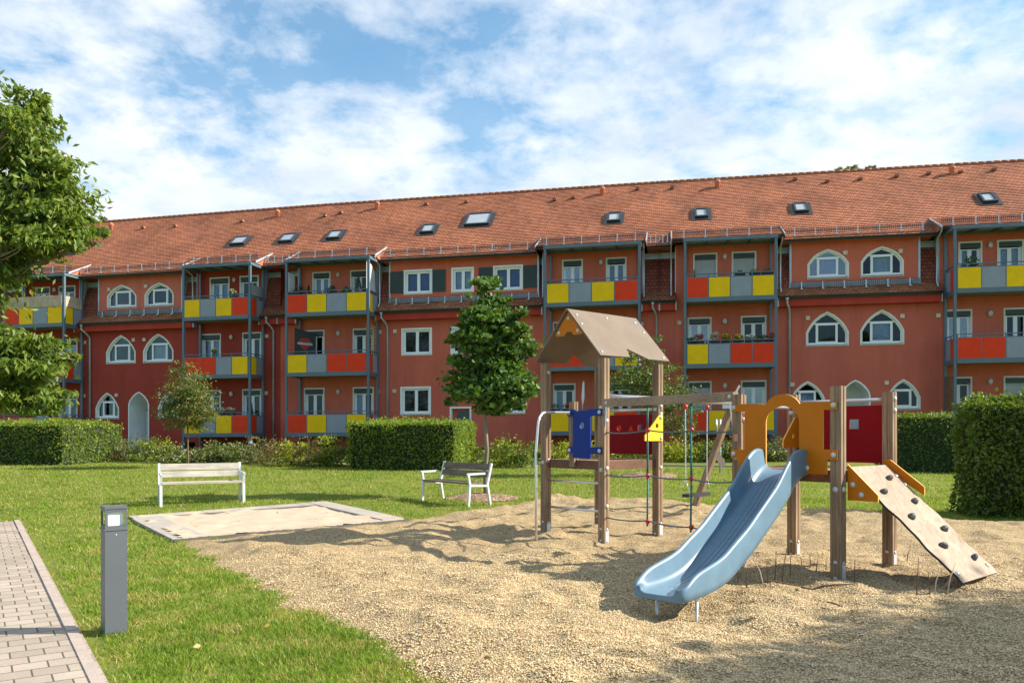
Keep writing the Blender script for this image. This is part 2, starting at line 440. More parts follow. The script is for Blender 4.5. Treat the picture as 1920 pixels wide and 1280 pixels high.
def arch_window(house, v, P, cur=None, tilt=False):
    r = (P[0][0], P[-1][0], P[0][1], max(z for _, z in P)); w = r[1]-r[0]; h = r[3]-r[2]
    mb = MB(Wm)
    mb.ring(inset(P, -.075), P, v-.022, v-.002, 0)
    f = v+.10
    inn = inset(P, .045); mb.ring(P, inn, f, f+.06, 1)
    zt = r[2]+h*(.73 if h < 1.3 and w > 1.5 else .66); a = r[0]+w*.235; b = r[0]+w*.765
    mb.box(r[0]+.04, r[1]-.04, f+.002, f+.058, r[2]+.045, r[2]+.09, 1)
    mb.box(a-.024, a+.024, f+.003, f+.057, r[2]+.09, zt, 1); mb.box(b-.024, b+.024, f+.003, f+.057, r[2]+.09, zt, 1)
    mb.box(a-.03-(.08*w if w > 1.5 else .02), b+.03+(.08*w if w > 1.5 else .02), f+.004, f+.056, zt, zt+.058, 1)
    mb.ring(rect(a+.024, b-.024, r[2]+.09, zt), rect(a+.068, b-.068, r[2]+.14, zt-.045), f-.015, f+.05, 1)
    o = mb.build('window', [M_trim, M_frame], house)
    g = MB(Wm); g.prism(inset(P, .04), f+.030, f+.036); g.build('pane', M_glass if cur != 'b' else M_glassb, o)
    s = MB(Wm); s.box(r[0]-.03, r[1]+.03, v-.07, v+.10, r[2]-.035, r[2]-.004); s.build('sill', M_sill, o)
    if cur: curtain(o, a, b, r[2]+.1, zt, f+.12, {'w': M_curt, 'b': M_curtb, 'g': M_blind}[cur])
    return o
def rect_window(house, v, u0, u1, z0, z1, cur=None, shutters=(), single=False):
    P = rect(u0, u1, z0, z1); mb = MB(Wm)
    mb.ring(inset(P, -.085), P, v-.025, v-.002, 0)
    f = v+.10; mb.ring(P, inset(P, .06), f, f+.06, 1)
    if not single:
        c = (u0+u1)/2; mb.box(c-.038, c+.038, f-.008, f+.058, z0+.06, z1-.06, 1)
        for a, b in ((u0+.06, c-.038), (c+.038, u1-.06)):
            mb.ring(rect(a, b, z0+.06, z1-.06), rect(a+.035, b-.035, z0+.10, z1-.095), f-.004, f+.05, 1)
    o = mb.build('window', [M_white, M_frame], house)
    g = MB(Wm); g.box(u0+.05, u1-.05, f+.030, f+.036, z0+.05, z1-.05); g.build('pane', M_glass, o)
    s = MB(Wm); s.box(u0-.05, u1+.05, v-.08, v+.10, z0-.04, z0-.004); s.build('sill', M_white, o)
    for a, b in shutters:
        q = MB(Wm); q.box(a, b, v-.055, v-.012, z0+.02, z1+.02)
        q.ring(rect(a+.0, b, z0+.02, z1+.02), rect(a+.07, b-.07, z0+.10, z1-.06), v-.072, v-.055)
        k = z0+.12
        while k < z1-.1: q.box(a+.07, b-.07, v-.064, v-.055, k, k+.03); k += .055
        q.build('shutter', M_teal, o)
    if cur: curtain(o, u0+.08, u1-.08, z0+.06, z1-.06, f+.12, {'w': M_curt, 'b': M_curtb, 'g': M_blind}[cur])
    return o
def balcony_door(house, v, u0, u1, zf, zt, roll=0, cur=None, bright=False):
    P = rect(u0+.07, u1-.07, zf, zt-.07); a, b, c, d = u0+.07, u1-.07, zf, zt-.07
    mb = MB(Wm)
    mb.box(u0, a, v-.02, v-.002, zf, zt); mb.box(b, u1, v-.02, v-.002, zf, zt); mb.box(a, b, v-.0205, v-.002, d, zt)
    f = v+.10; mb.ring(P, inset(P, .055), f, f+.06, 1)
    mid = (a+b)/2; mb.box(mid-.035, mid+.035, f-.006, f+.055, c+.05, d-.24, 1)
    for p, q in ((a+.055, mid-.035), (mid+.035, b-.055)):
        mb.ring(rect(p, q, c+.06, d-.24), rect(p+.045, q-.045, c+.14, d-.29), f-.003, f+.05, 1)
    o = mb.build('balcony_door', [M_trim, M_frame], house)
    g = MB(Wm); g.box(a+.05, b-.05, f+.028, f+.034, c+.05, d-.05); g.build('pane', M_glassb if bright else M_glass, o)
    s = MB(Wm); s.box(a+.004, b-.004, v-.05, v+.09, d-.21, d-.004); s.build('shutter_box', M_box, o)
    if roll:
        r = MB(Wm); z = d-.21; bot = d-.21-roll*(d-.21-zf)
        while z-.045 > bot:
            r.box(a+.01, b-.01, v+.055, v+.075, z-.045, z-.008); r.box(a+.01, b-.01, v+.062, v+.068, z-.008, z); z -= .045
        r.build('roller_shutter', M_roll, o)
    if cur: curtain(o, a+.05, a+.05+(b-a)*(.9 if cur == 'w' else .4), c+.1, d-.3, f+.10, M_curt)
    return o

# ------------------------------------------------------------------ roof pieces
def tile_patch(mb, u0, u1, prof, m=0, course=.165, lift=.022):
    """courses of tiles along a profile [(v,z)...] from eave to top, one overlapping strip per course"""
    us = [u0]+[float(k) for k in range(math.floor(u0)+1, math.ceil(u1))]+[u1]
    us = [x for i, x in enumerate(us) if i == 0 or x-us[i-1] > 1e-6]
    acc = 0
    for (va, za), (vb, zb) in zip(prof[:-1], prof[1:]):
        L = math.hypot(vb-va, zb-za); n = max(1, round(L/course)); tv, tz = (vb-va)/L, (zb-za)/L; nv, nz = -tz, tv
        for k in range(n):
            s0, s1 = L*k/n, L*(k+1)/n
            p0 = (va+tv*s0+nv*lift, za+tz*s0+nz*lift); p1 = (va+tv*s1+nv*.002, za+tz*s1+nz*.002); pb = (va+tv*s0+nv*.0, za+tz*s0+nz*.0)
            r0 = acc+k*course; V = []; F = []; uv = []
            for u in us: V += [(u, *pb), (u, *p0), (u, *p1)]
            for i in range(len(us)-1):
                a = 3*i
                F.append((a+1, a+4, a+5, a+2)); uv.append([(us[i], r0+.012), (us[i+1], r0+.012), (us[i+1], r0+course), (us[i], r0+course)])
                F.append((a, a+3, a+4, a+1)); uv.append([(us[i], r0+.004), (us[i+1], r0+.004), (us[i+1], r0+.014), (us[i], r0+.014)])
            mb.add(V, F, m, False, uv)
        acc += n*course
def snow_guard(house, u0, u1, v, z, h=.2, mz=None):
    mb = MB(Wm); n = int((u1-u0)/.075)
    for i in range(n+1):
        u = u0+(u1-u0)*i/n; mb.box(u-.009, u+.009, v-.006, v+.006, z, z+h)
    for zz in (z, z+h*.5, z+h-.012):
        mb.box(u0, u1, v-.010, v+.010, zz, zz+.022, 0, max(1, int(u1-u0)))
    k = max(2, round((u1-u0)/.85))
    for i in range(k):
        u = u0+(u1-u0)*(i+.5)/k; mb.box(u-.02, u+.02, v-.035, v+.0, z-.12, z+h+.02, 1); mb.box(u-.05, u+.05, v-.12, v+.12, z-.13, z-.10, 1)
    return mb.build('snow_guard', [M_dark, M_galv], house)
def gutter(house, u0, u1, v, z, r=.06):
    n = max(1, int(u1-u0)); mb = MB(Wm); V = []; F = []
    for i in range(n+1):
        u = u0+(u1-u0)*i/n
        for k in range(7):
            t = math.pi*k/6; V.append((u, v-r*math.cos(t), z-r*math.sin(t)))
        V.append((u, v-r-.008, z+.012))
    for i in range(n):
        for k in range(6): F.append((i*8+k, i*8+k+1, i*8+9+k, i*8+8+k))
        F.append((i*8+7, i*8, i*8+8, i*8+15))
    F += [tuple(range(7)), tuple(n*8+k for k in range(7))]
    mb.add(V, F, 0, True); mb.box(u0, u1, v+r-.01, v+r+.012, z-.10, z+.01, 0, n)
    return mb.build('gutter', M_dark, house)
def downpipe(house, u, v, ztop, zbot=.5, v0=1.0, z0=7.33, mt=None):
    mb = MB(Wm); mb.tube([(u, v0, z0), (u, v0, z0-.22), (u+.12, (v0+v)/2, z0-.42), (u+.16, v, z0-.62), (u+.16, v, zbot)], .048, 8)
    mb.tube([(u, v0, z0+.02), (u, v0, z0-.12)], [.085, .05], 8)
    z = z0-1.2
    while z > 1: mb.tube([(u+.16, v, z), (u+.16, v, z-.03)], .056, 8); z -= 1.9
    return mb.build('downpipe', mt or M_zinc, house)

VS = 1.5   # plane of the lower wall
BT = (7.148, 4.298, 1.448)   # undersides of the balcony beams
PANEL = {'y': 'panel_yellow', 'r': 'panel_red', 'g': 'panel_grey'}
def balcony(house, u0, u1, zb, cols, side, which):
    zf = zb+.19; zp = zb+1.02
    mb = MB(Wm)
    mb.box(u0, u1, 0, .10, zb, zf); mb.box(u0, u0+.08, .10, 1.46, zb, zf); mb.box(u1-.08, u1, .10, 1.46, zb, zf)
    mb.box(u0+.08, u1-.08, .10, 1.46, zb+.06, zf-.02, 1)
    n = 4; w = (u1-u0)/n
    for i in range(n+1):
        c = u0+.02+(u1-u0-.04)*i/n; mb.box(c-.02, c+.02, .012, .05, zf, zp+.14)
    mb.box(u0, u1, .014, .048, zp+.002, zp+.034)
    for us in (u0, u1-.04):
        for vv in (.75, 1.42): mb.box(us, us+.04, vv-.02, vv+.02, zf, zp+.12)
        mb.box(us+.003, us+.037, .05, 1.46, zp+.002, zp+.034)
    o = mb.build('balcony', [M_steel, M_slab], house)
    h = MB(Wm); h.box(u0, u1, -.002, .055, zp+.14, zp+.175); h.box(u0, u0+.05, .055, 1.46, zp+.1405, zp+.1745); h.box(u1-.05, u1, .055, 1.46, zp+.1405, zp+.1745)
    h.build('handrail', M_steel, o)
    for i, c in enumerate(cols):
        a = u0+.02+(u1-u0-.04)*i/n; b = u0+.02+(u1-u0-.04)*(i+1)/n
        p = MB(Wm); p.box(a+.024, b-.024, .0, .010, zf-.005, zp-.003); q = p.build('panel', M_pan[c], o)
        tag(q, {'y': 'yellow balcony panel', 'r': 'orange red balcony panel', 'g': 'grey balcony panel'}[c])
    for sgn in (0, 1):
        sc = side if (sgn == which) else ('g', side[0])
        for k, c in enumerate(sc):
            a, b = (.09, .72) if k == 0 else (.78, 1.40)
            us = u0-.004 if sgn == 0 else u1-.004
            p = MB(Wm); p.box(us, us+.008, a, b, zf-.005, zp-.003); q = p.build('panel', M_pan[c], o)
            tag(q, {'y': 'yellow side panel', 'r': 'orange red side panel', 'g': 'grey side panel'}[c])
    return o
def balcony_frame(house, u0, u1):
    for (a, v) in ((u0-.11, .02), (u1, .02), (u0-.06, 1.30), (u1-.05, 1.30)):
        mb = MB(Wm); w = .105; mb.box(a, a+w, v, v+w, .35, 9.74)
        mb.build('post', M_steel, house)
    c = MB(Wm)
    c.box(u0-.14, u1+.14, 0, .10, 9.745, 9.845); c.box(u0-.14, u1+.14, 1.36, 1.44, 9.845, 9.945)
    n = 5
    for i in range(n):
        u = u0+(u1-u0)*i/(n-1); c.bar(Vector((u, .1, 9.80)), Vector((u, 1.36, 9.90)), .05, .09)
    c.add([(u0-.12, .0, 9.852), (u1+.12, .0, 9.852), (u1+.12, 1.4, 9.952), (u0-.12, 1.4, 9.952), (u0-.12, .0, 9.862), (u1+.12, .0, 9.862), (u1+.12, 1.4, 9.962), (u0-.12, 1.4, 9.962)],
          [(0, 3, 2, 1), (4, 5, 6, 7), (0, 1, 5, 4), (1, 2, 6, 5), (2, 3, 7, 6), (3, 0, 4, 7)], 1)
    for a in (u0-.14, u1+.06): c.box(a, a+.08, .10, 1.36, 9.748, 9.842, 0)
    c.build('canopy', [M_steel, M_zinc], house)

def house(label, ur, regions, wall_m, top_m, base_u):
    x, y, z = Wm(base_u, VS, 0)
    H = empty('apartment_house', (x, y, .6), label, 'apartment house')
    wb = MB(Wm); mats = [wall_m, M_white, M_int, top_m, M_corn, M_zinc, M_niche, M_topM if top_m is not M_topL else wall_m]
    rf = MB(Wm)
    flaps = []
    for kind, a, b, op in regions:
        low = op.get('low', [])
        if kind == 'bal':
            wall_region(wb, a, b, VS, -.3, 9.97, low, 7, 1, 2)
            for us in (a, b):
                wb.add([(us, VS, 7.0), (us, 2.3, 7.0), (us, 2.3, 10.1), (us, VS, 9.97)], [(0, 1, 2, 3)], 5)
            wb.box(a-.035, a+.002, VS-.02, VS+.3, 7.45, 9.9, 5); wb.box(b-.002, b+.035, VS-.02, VS+.3, 7.45, 9.9, 5)
            flaps.append((a-.22, b+.22))
        else:
            wall_region(wb, a, b, VS, -.3, 7.0, low, 0, 1, 2)
            wb.box(a+.02, b-.02, 1.13, VS-.002, 7.0, 7.385, 4, max(1, int(b-a)))
            wb.box(a-.03, a+.02, 1.12, VS+.02, 6.99, 7.385, 5); wb.box(b-.02, b+.03, 1.12, VS+.02, 6.99, 7.385, 5)
            mn = MB(Wm); tile_patch(mn, a, b, [(1.02, 7.43), (1.53, 7.88)], 1)
            d = op.get('dormer')
            segs = [(a, b)] if not d else [(a, d[0]), (d[1], b)]
            for p, q in segs:
                if q-p > .05: tile_patch(mn, p, q, [(1.53, 7.88), (2.1, 9.5)], 0)
                if q-p > .05: wb.add([(p, 2.1, 9.48), (q, 2.1, 9.48), (q, 2.1, 9.78), (p, 2.1, 9.78)], [(0, 1, 2, 3)], 5)
            if d:
                wall_region(wb, d[0], d[1], 1.56, 7.86, 9.86, op.get('top', []), 3, 1, 2)
                for us in d: wb.add([(us, 1.56, 7.86), (us, 2.2, 7.86), (us, 2.2, 9.86), (us, 1.56, 9.86)], [(0, 1, 2, 3)], 5)
                for us in (d[0]-.03, d[1]-.05): wb.box(us, us+.08, 1.53, 1.60, 7.9, 9.84, 5)
                wb.box(d[0]-.05, d[1]+.05, 1.50, 1.545, 7.86, 8.05, 5, int(d[1]-d[0]))
                snow_guard(H, d[0], d[1], 1.36, 7.86, .19)
            mn.build('mansard', [M_mans, M_tiles], H)
            gutter(H, a+.01, b-.01, .985, 7.40)
    W1 = wb.build('wall', mats, H)
    # upper roof
    cuts = sorted([ur[0], ur[1]]+[x for f in flaps for x in f if ur[0] < x < ur[1]])
    for a, b in zip(cuts[:-1], cuts[1:]):
        m = (a+b)/2; fl = any(p < m < q for p, q in flaps)
        if fl:
            tile_patch(rf, a, b, [(.6, 10.0), (2.1, 10.714), (6.4, 14.30)], 0)
            rf.add([(a, .6, 9.985), (b, .6, 9.985), (b, 2.1, 10.1), (a, 2.1, 10.1)], [(0, 3, 2, 1)], 1)
            for us, e in ((a, .0), (b, -.04)):
                rf.add([(us+e+k, v, z) for k in (0, .04) for v, z in ((.52, 10.03), (2.14, 10.77), (2.14, 10.71), (.52, 9.93))],
                       [(0, 1, 2, 3), (7, 6, 5, 4), (0, 4, 5, 1), (1, 5, 6, 2), (2, 6, 7, 3), (3, 7, 4, 0)], 2)
                rf.add([(us, .6, 9.93), (us, 2.1, 10.68), (us, 1.1, 9.86)], [(0, 1, 2)], 3)
            gutter(H, a+.05, b-.05, .53, 9.99); snow_guard(H, a+.1, b-.1, .82, 10.20, .22)
        else:
            tile_patch(rf, a, b, [(1.1, 9.88), (6.4, 14.30)], 0)
            rf.add([(a, 1.1, 9.865), (b, 1.1, 9.865), (b, 2.3, 9.80), (a, 2.3, 9.80)], [(0, 3, 2, 1)], 1)
            gutter(H, a+.02, b-.02, 1.03, 9.87); snow_guard(H, a+.05, b-.05, 1.32, 10.16, .22)
    n = int(ur[1]-ur[0])
    V = []
    for i in range(n+1):
        u = ur[0]+(ur[1]-ur[0])*i/n; V += [(u, 6.4, 14.30), (u, 11.8, 9.8), (u, 11.3, 9.8), (u, 11.3, -.3)]
    F = []
    for i in range(n):
        for k in (0, 1, 2): F.append((4*i+k, 4*i+k+1, 4*i+5+k, 4*i+4+k))
    rf.add(V, F, 1)
    for us in ur: rf.add([(us, 1.5, -.3), (us, 11.3, -.3), (us, 11.3, 9.8), (us, 6.4, 14.28), (us, 1.5, 10.2)], [(0, 1, 2, 3, 4)], 1)
    ro = rf.build('roof', [M_tile, wall_m, M_zinc, M_clay], H)
    rc = MB(Wm); k = ur[0]
    while k < ur[1]-.05:
        e = min(k+.36, ur[1]); rc.tube([(k, 6.4, 14.30), (e, 6.4, 14.315)], [.10, .085], 8); k += .34
    rc.build('ridge_cap', M_clay, ro)
    return H, W1
def op(P, **kw):
    r = (min(a for a, _ in P), max(a for a, _ in P), min(b for _, b in P), max(b for _, b in P))
    return dict(r=r, p=P, **kw)
def doors_ops(tops, lows):
    out = []
    for i, zb in enumerate(BT):
        for (a, b) in (tops if i == 0 else lows):
            out.append(op(rect(a+.07, b-.07, zb+.19, zb+2.39-.07), dep=.12, room=1.2))
    return out
def cellar(u): return op(rect(u-.36, u+.36, .85, 1.18), dep=.2, room=.5)
A_T = [arch(-22.16, -20.52, 8.28, 9.37), arch(-19.88, -18.30, 8.28, 9.37)]
A_M = [arch(-22.16, -20.52, 5.37, 6.72), arch(-19.92, -18.27, 5.37, 6.72)]
A_L = [arch(-22.82, -21.53, 2.48, 3.72), arch(-19.03, -17.80, 2.47, 3.72)]
A_D = arch(-20.83, -19.70, .72, 3.75, True)
G_T = [arch(12.95, 14.52, 8.28, 9.42), arch(15.15, 16.74, 8.28, 9.44)]
G_M = [arch(12.88, 14.50, 5.34, 6.69), arch(15.11, 16.74, 5.34, 6.70)]
G_L = [arch(12.24, 13.52, 2.56, 3.68), arch(16.19, 17.39, 2.54, 3.70)]
G_D = arch(14.30, 15.40, .72, 3.72, True)
D_T = [(-5.57, -4.30), (-3.19, -2.25), (-1.15, .12)]
D_M = [(-5.67, -4.30), (-3.21, -2.25), (-1.13, .24)]
D_L = [(-5.72, -4.35), (-.92, .24)]
DZ, DB, DC, DE, DF, DH = ([(-26.7, -25.75), (-25.2, -24.15)], [(-26.6, -25.5), (-25.19, -24.02)]), ([(-16.09, -14.96), (-14.39, -13.32)], [(-16.58, -15.45), (-14.24, -13.17)]), \
    ([(-10.37, -9.41), (-8.38, -7.42)], [(-10.82, -9.73), (-8.25, -7.16)]), ([(2.05, 3.02), (4.07, 5.01)], [(1.62, 2.68), (4.24, 5.21)]), \
    ([(8.0, 9.05), (9.67, 10.72)], [(7.75, 8.80), (10.06, 11.15)]), ([(18.95, 19.88), (20.45, 21.47)], [(18.45, 19.49), (20.70, 21.67)])
H1, _ = house('dark red apartment house at the left with pointed-arch windows and white arched porch', (-33, JN[0]), [
    ('gap', -33, -27.5, {}), ('bal', -27.5, -23.9, {'low': doors_ops(*DZ)}),
    ('mid', -23.9, -16.8, {'low': [op(P) for P in A_M+A_L]+[op(A_D, dep=1.3, open=False), cellar(-17.3)], 'dormer': (-22.75, -17.72), 'top': [op(P) for P in A_T]}),
    ('bal', -16.8, -13.1, {'low': doors_ops(*DB)+[cellar(-15.6)]}), ('gap', -13.1, JN[0], {})], M_wallL, M_topL, -19)
H2, _ = house('middle apartment house with rectangular white windows and dark green shutters on the top floor', JN, [
    ('gap', JN[0], -11.1, {}), ('bal', -11.1, -6.92, {'low': doors_ops(*DC)+[cellar(-9.6)]}),
    ('mid', -6.92, 1.16, {'low': [op(rect(a, b, 5.39, 6.54)) for a, b in D_M]+[op(rect(a, b, 2.54, 3.73)) for a, b in D_L]+[op(rect(-3.25, -2.36, .72, 2.74), dep=.35, room=.5), cellar(-.52)],
                          'dormer': (-6.37, .93), 'top': [op(rect(a, b, 8.32, 9.35)) for a, b in D_T]}),
    ('bal', 1.16, 5.72, {'low': doors_ops(*DE)+[cellar(3.2)]}), ('gap', 5.72, JN[1], {})], M_wallM, M_topM, -3)
H3, _ = house('brick red apartment house at the right with pointed-arch windows above the climbing ramp', (JN[1], 28), [
    ('gap', JN[1], 7.23, {}), ('bal', 7.23, 11.6, {'low': doors_ops(*DF)}),
    ('mid', 11.6, 18.2, {'low': [op(P) for P in G_M+G_L]+[op(G_D, dep=1.3, open=False)], 'dormer': (12.16, 17.44), 'top': [op(P) for P in G_T]}),
    ('bal', 18.2, 22.3, {'low': doors_ops(*DH)}), ('gap', 22.3, 28, {})], M_wallR, M_topM, 15)
for P, c in zip(A_T, (None, None)): arch_window(H1, 1.56, P, c)
for P, c in zip(A_M+A_L, (None, 'g', None, None)): arch_window(H1, VS, P, c)
for P, c in zip(G_T, ('b', 'g')): arch_window(H3, 1.56, P, c)
for P, c in zip(G_M+G_L, (None, 'w', 'w', None)): arch_window(H3, VS, P, c)
for (a, b), c, sh in zip(D_T, ('b', 'w', 'b'), (((-6.33, -5.67), (-4.20, -3.56)), (), ((-1.92, -1.25), (.22, .86)))): rect_window(H2, 1.56, a, b, 8.32, 9.35, c, sh)
for (a, b), c in zip(D_M, (None, None, 'w')): rect_window(H2, VS, a, b, 5.39, 6.54, c)
for (a, b), c in zip(D_L, (None, 'b')): rect_window(H2, VS, a, b, 2.54, 3.73, c)
def porch(house, P, dep):
    mb = MB(Wm); mb.ring(inset(P, -.06), P, VS-.02, VS-.002); o = mb.build('porch_arch', M_white, house)
    a, b = P[0][0], P[-1][0]; q = VS+dep
    d = MB(Wm); d.box(a+.1, b-.1, q-.06, q-.01, P[0][1], P[0][1]+2.05); d.box(b-.22, b-.17, q-.11, q-.06, P[0][1]+1.0, P[0][1]+1.12, 1)
    d.build('entrance_door', [M_niche, M_galv], o)
porch(H1, A_D, 1.3); porch(H3, G_D, 1.3)
mb = MB(Wm); P = rect(-3.25, -2.36, .72, 2.74); mb.ring(inset(P, -.085), P, VS-.02, VS-.002); e = mb.build('entrance_surround', M_white, H2)
d = MB(Wm); d.box(-3.25, -2.36, VS+.22, VS+.27, .72, 2.74, 1); d.box(-3.02, -2.40, VS+.19, VS+.22, .9, 2.6); d.build('entrance_door', [M_doord, M_wallM], e)
for Hh, D, rolls in ((H1, DZ, {}), (H1, DB, {}), (H2, DC, {}), (H2, DE, {}), (H3, DF, {(0, 0): 1, (0, 1): .48, (2, 0): 1}), (H3, DH, {(2, 1): 1})):
    for i, zb in enumerate(BT):
        for j, (a, b) in enumerate(D[0] if i == 0 else D[1]):
            br = (Hh is H3 and (i, j) in ((1, 0), (2, 1))) or (D is DE and i == 0 and j == 0)
            balcony_door(Hh, VS, a, b, zb+.19, zb+2.39, rolls.get((i, j), 0), ('w' if random.random() < .14 else ('p' if random.random() < .5 else None)), br)
BAL = {'Z': (H1, -27.2, -23.62, ('rygy', 'ygrr', 'rygy'), ('yg', 'rg', 'yg'), 1), 'B': (H1, -16.53, -13.0, ('ygyr', 'rrgy', 'ygyr'), ('rg', 'yg', 'rg'), 1),
       'C': (H2, -10.96, -6.92, ('rygy', 'ygrr', 'rygy'), ('yg', 'rg', 'rg'), 1), 'E': (H2, 1.55, 5.60, ('ygyr', 'rrgy', 'ygyr'), ('rg', 'yg', 'rg'), 1),
       'F': (H3, 7.66, 11.31, ('rygy', 'ygrr', 'rygy'), ('yg', 'rg', 'yg'), 1), 'H': (H3, 18.40, 22.05, ('ygyr', 'rrgy', 'ygyr'), ('rg', 'rg', 'yg'), 0)}
for k, (hh, a, b, cs, sd_, wh) in BAL.items():
    for zb, c, s_ in zip(BT, cs, sd_): balcony(hh, a, b, zb, c, s_, wh)
    balcony_frame(hh, a, b)
for hh, u in ((H1, -23.35), (H1, -12.62), (H2, -6.6), (H2, 6.2), (H3, 11.95), (H1, -30)): downpipe(hh, u, 1.42, 7.3)
# short pipes beside the balcony towers' top floors
for hh, u in ((H2, 5.80), (H3, 7.02), (H3, 11.72), (H3, 18.06), (H2, -6.80), (H1, -16.95)):
    mb = MB(Wm); mb.tube([(u, .62, 9.95), (u, .9, 9.80), (u, 1.30, 9.65), (u, 1.34, 7.9), (u, 1.12, 7.62)], .036, 8); mb.build('downpipe', M_galv, hh)
# round wall lamps and small square vent covers
for hh, us, lv in ((H1, -25.45, (0,)), (H1, -14.85, (1, 2)), (H1, -14.68, (0,)), (H2, -9.0, (0, 1, 2)), (H2, 3.85, (0, 1, 2)), (H3, 9.37, (0, 1, 2)), (H3, 20.18, (0, 1, 2))):
    for i in lv:
        z = (9.35, 6.48, 3.62)[i]; mb = MB(Wm); mb.ball((us, VS-.06, z), .10, .07, .13, 0, 10, 6); mb.box(us-.07, us+.07, VS-.03, VS-.003, z-.09, z+.09, 1); mb.build('wall_lamp', [M_lampg, M_sill], hh)
for px, py, v in ((205, 542.6, 1.56), (274, 536.7, 1.56), (159.5, 642, 1.5), (251, 637, 1.5), (271, 636.7, 1.5), (219, 740.6, 1.5), (300, 739, 1.5), (158, 741.8, 1.5), (501, 630, 1.5), (499.5, 736.7, 1.5),
                  (713, 622.5, 1.5), (741, 621, 1.5), (709, 734, 1.5), (740, 733, 1.5), (996, 614, 1.5), (1203, 607.6, 1.5), (1274, 605, 1.5), (1273, 724, 1.5), (1584.5, 474, 1.56), (1688, 471, 1.56),
                  (1514.5, 596.4, 1.5), (1691.5, 592.5, 1.5), (1759, 591.5, 1.5), (1485.6, 720.6, 1.5), (1662, 717.5, 1.5)):
    u, z = UZ(px, py, v); hh = H1 if u < JN[0] else (H2 if u < JN[1] else H3)
    mb = MB(Wm); mb.box(u-.085, u+.085, v-.05, v-.003, z-.085, z+.085); mb.ring(rect(u-.085, u+.085, z-.085, z+.085), rect(u-.06, u+.06, z-.06, z+.06), v-.062, v-.05); mb.build('vent_cover', M_vent, hh)
# skylights
def skylight(hh, u, v, w, L):
    sl_ = .834; cs = 1/math.hypot(1, sl_); z = 8.963+sl_*v
    def T(a, b, c):  # a along u, b up the slope, c out of the roof
        return Wm(u+a, v+b*cs-c*sl_*cs, z+b*sl_*cs+c*cs)
    f = MB(T); o_ = [(-w/2, 0), (-w/2, L), (w/2, L), (w/2, 0)]; i_ = [(-w/2+.09, .10), (-w/2+.09, L-.08), (w/2-.09, L-.08), (w/2-.09, .10)]
    n = 4; V = [(a, b, c) for c in (-.05, .13) for a, b in o_+i_]; F = []
    for i in range(4):
        j = (i+1) % 4; F += [(8+i, 8+j, 12+j, 12+i), (i, 8+i, 8+j, j), (4+i, 4+j, 12+j, 12+i)]
    f.add(V, F, 0)
    f.add([(-w/2-.16, -.22, .035), (w/2+.16, -.22, .035), (w/2+.16, L+.14, .035), (-w/2-.16, L+.14, .035)], [(0, 1, 2, 3)], 0)
    o = f.build('skylight', M_skyf, hh)
    g = MB(T); g.add([(a, b, .09) for a, b in i_]+[(a, b, .075) for a, b in i_], [(0, 3, 2, 1), (4, 5, 6, 7)], 0); g.build('pane', M_sky_glass, o)
M_sky_glass = mat('skylight_glass', (.35, .40, .44), .08, var=.1, spec=1.0)
for px0, px1, yb, big in ((430, 457, 461, 0), (521, 547, 456, 0), (611, 636, 450, 0), (787, 812, 439, 0), (870, 916, 425, 1), (1138, 1163, 418, 0), (1303, 1328, 410, 0), (1490, 1517, 400, 0), (1843, 1872, 382, 0), (118, 140, 477, 0)):
    u0_, v0_ = on_roof(px0, yb); u1_, _v = on_roof(px1, yb-.5); w = min(1.3, u1_-u0_)
    hh = H1 if u0_ < JN[0] else (H2 if u0_ < JN[1] else H3); skylight(hh, u0_+w/2, v0_, w, 1.30 if big else .88)
for px, py in ((208, 431), (520, 407), (707, 392), (1129, 365), (1345, 352), (1785, 327), (78, 438)):
    u, v = on_roof(px, py); z = 8.963+.834*v; hh = H1 if u < JN[0] else (H2 if u < JN[1] else H3)
    mb = MB(Wm); mb.tube([(u, v, z-.1), (u, v, z+.25), (u, v, z+.27), (u, v, z+.33)], [.13, .11, .15, .15], 10); mb.tube([(u, v, z+.33), (u, v, z+.36), (u, v, z+.42)], [.09, .14, .05], 10); mb.build('roof_vent', M_pipe, hh)
for px, py in ((270, 424), (330, 421), (455, 412), (610, 402), (640, 396), (800, 380), (875, 376), (1040, 372), (1075, 368), (1195, 352), (1260, 350), (1490, 334), (1550, 338), (1612, 333), (1680, 328), (1740, 323), (1800, 320), (1862, 316)):
    u, v = on_roof(px, py+4); z = 8.963+.834*v; hh = H1 if u < JN[0] else (H2 if u < JN[1] else H3)
    mb = MB(Wm); mb.prism([(u-.11, z-.02), (u-.08, z+.09), (u+.08, z+.09), (u+.11, z-.02)], v-.16, v+.02); mb.build('vent_tile', M_clay, hh)
# ================================================================== ground
E1 = Vector((.757, .653, 0)); E2 = Vector((.655, -.757, 0))
def inpoly(x, y, P):
    c = np.zeros(np.shape(x), bool); n = len(P)
    for i in range(n):
        x0, y0 = P[i]; x1, y1 = P[(i+1) % n]
        if y0 == y1: continue
        c ^= ((y0 > y) != (y1 > y)) & (x < (x1-x0)*(y-y0)/(y1-y0)+x0)
    return c
def dpoly(x, y, P):
    """signed distance, positive inside"""
    d = np.full(np.shape(x), 1e9); n = len(P)
    for i in range(n):
        ax, ay = P[i]; bx, by = P[(i+1) % n]; ex, ey = bx-ax, by-ay
        t = np.clip(((x-ax)*ex+(y-ay)*ey)/(ex*ex+ey*ey), 0, 1)
        d = np.minimum(d, np.hypot(x-ax-t*ex, y-ay-t*ey))
    return np.where(inpoly(x, y, P), d, -d)
def zgn(x, y): return np.where(y < 14, 0, np.where(y < 36, .027*(y-14), .594))
_g = rng.random((64, 64))
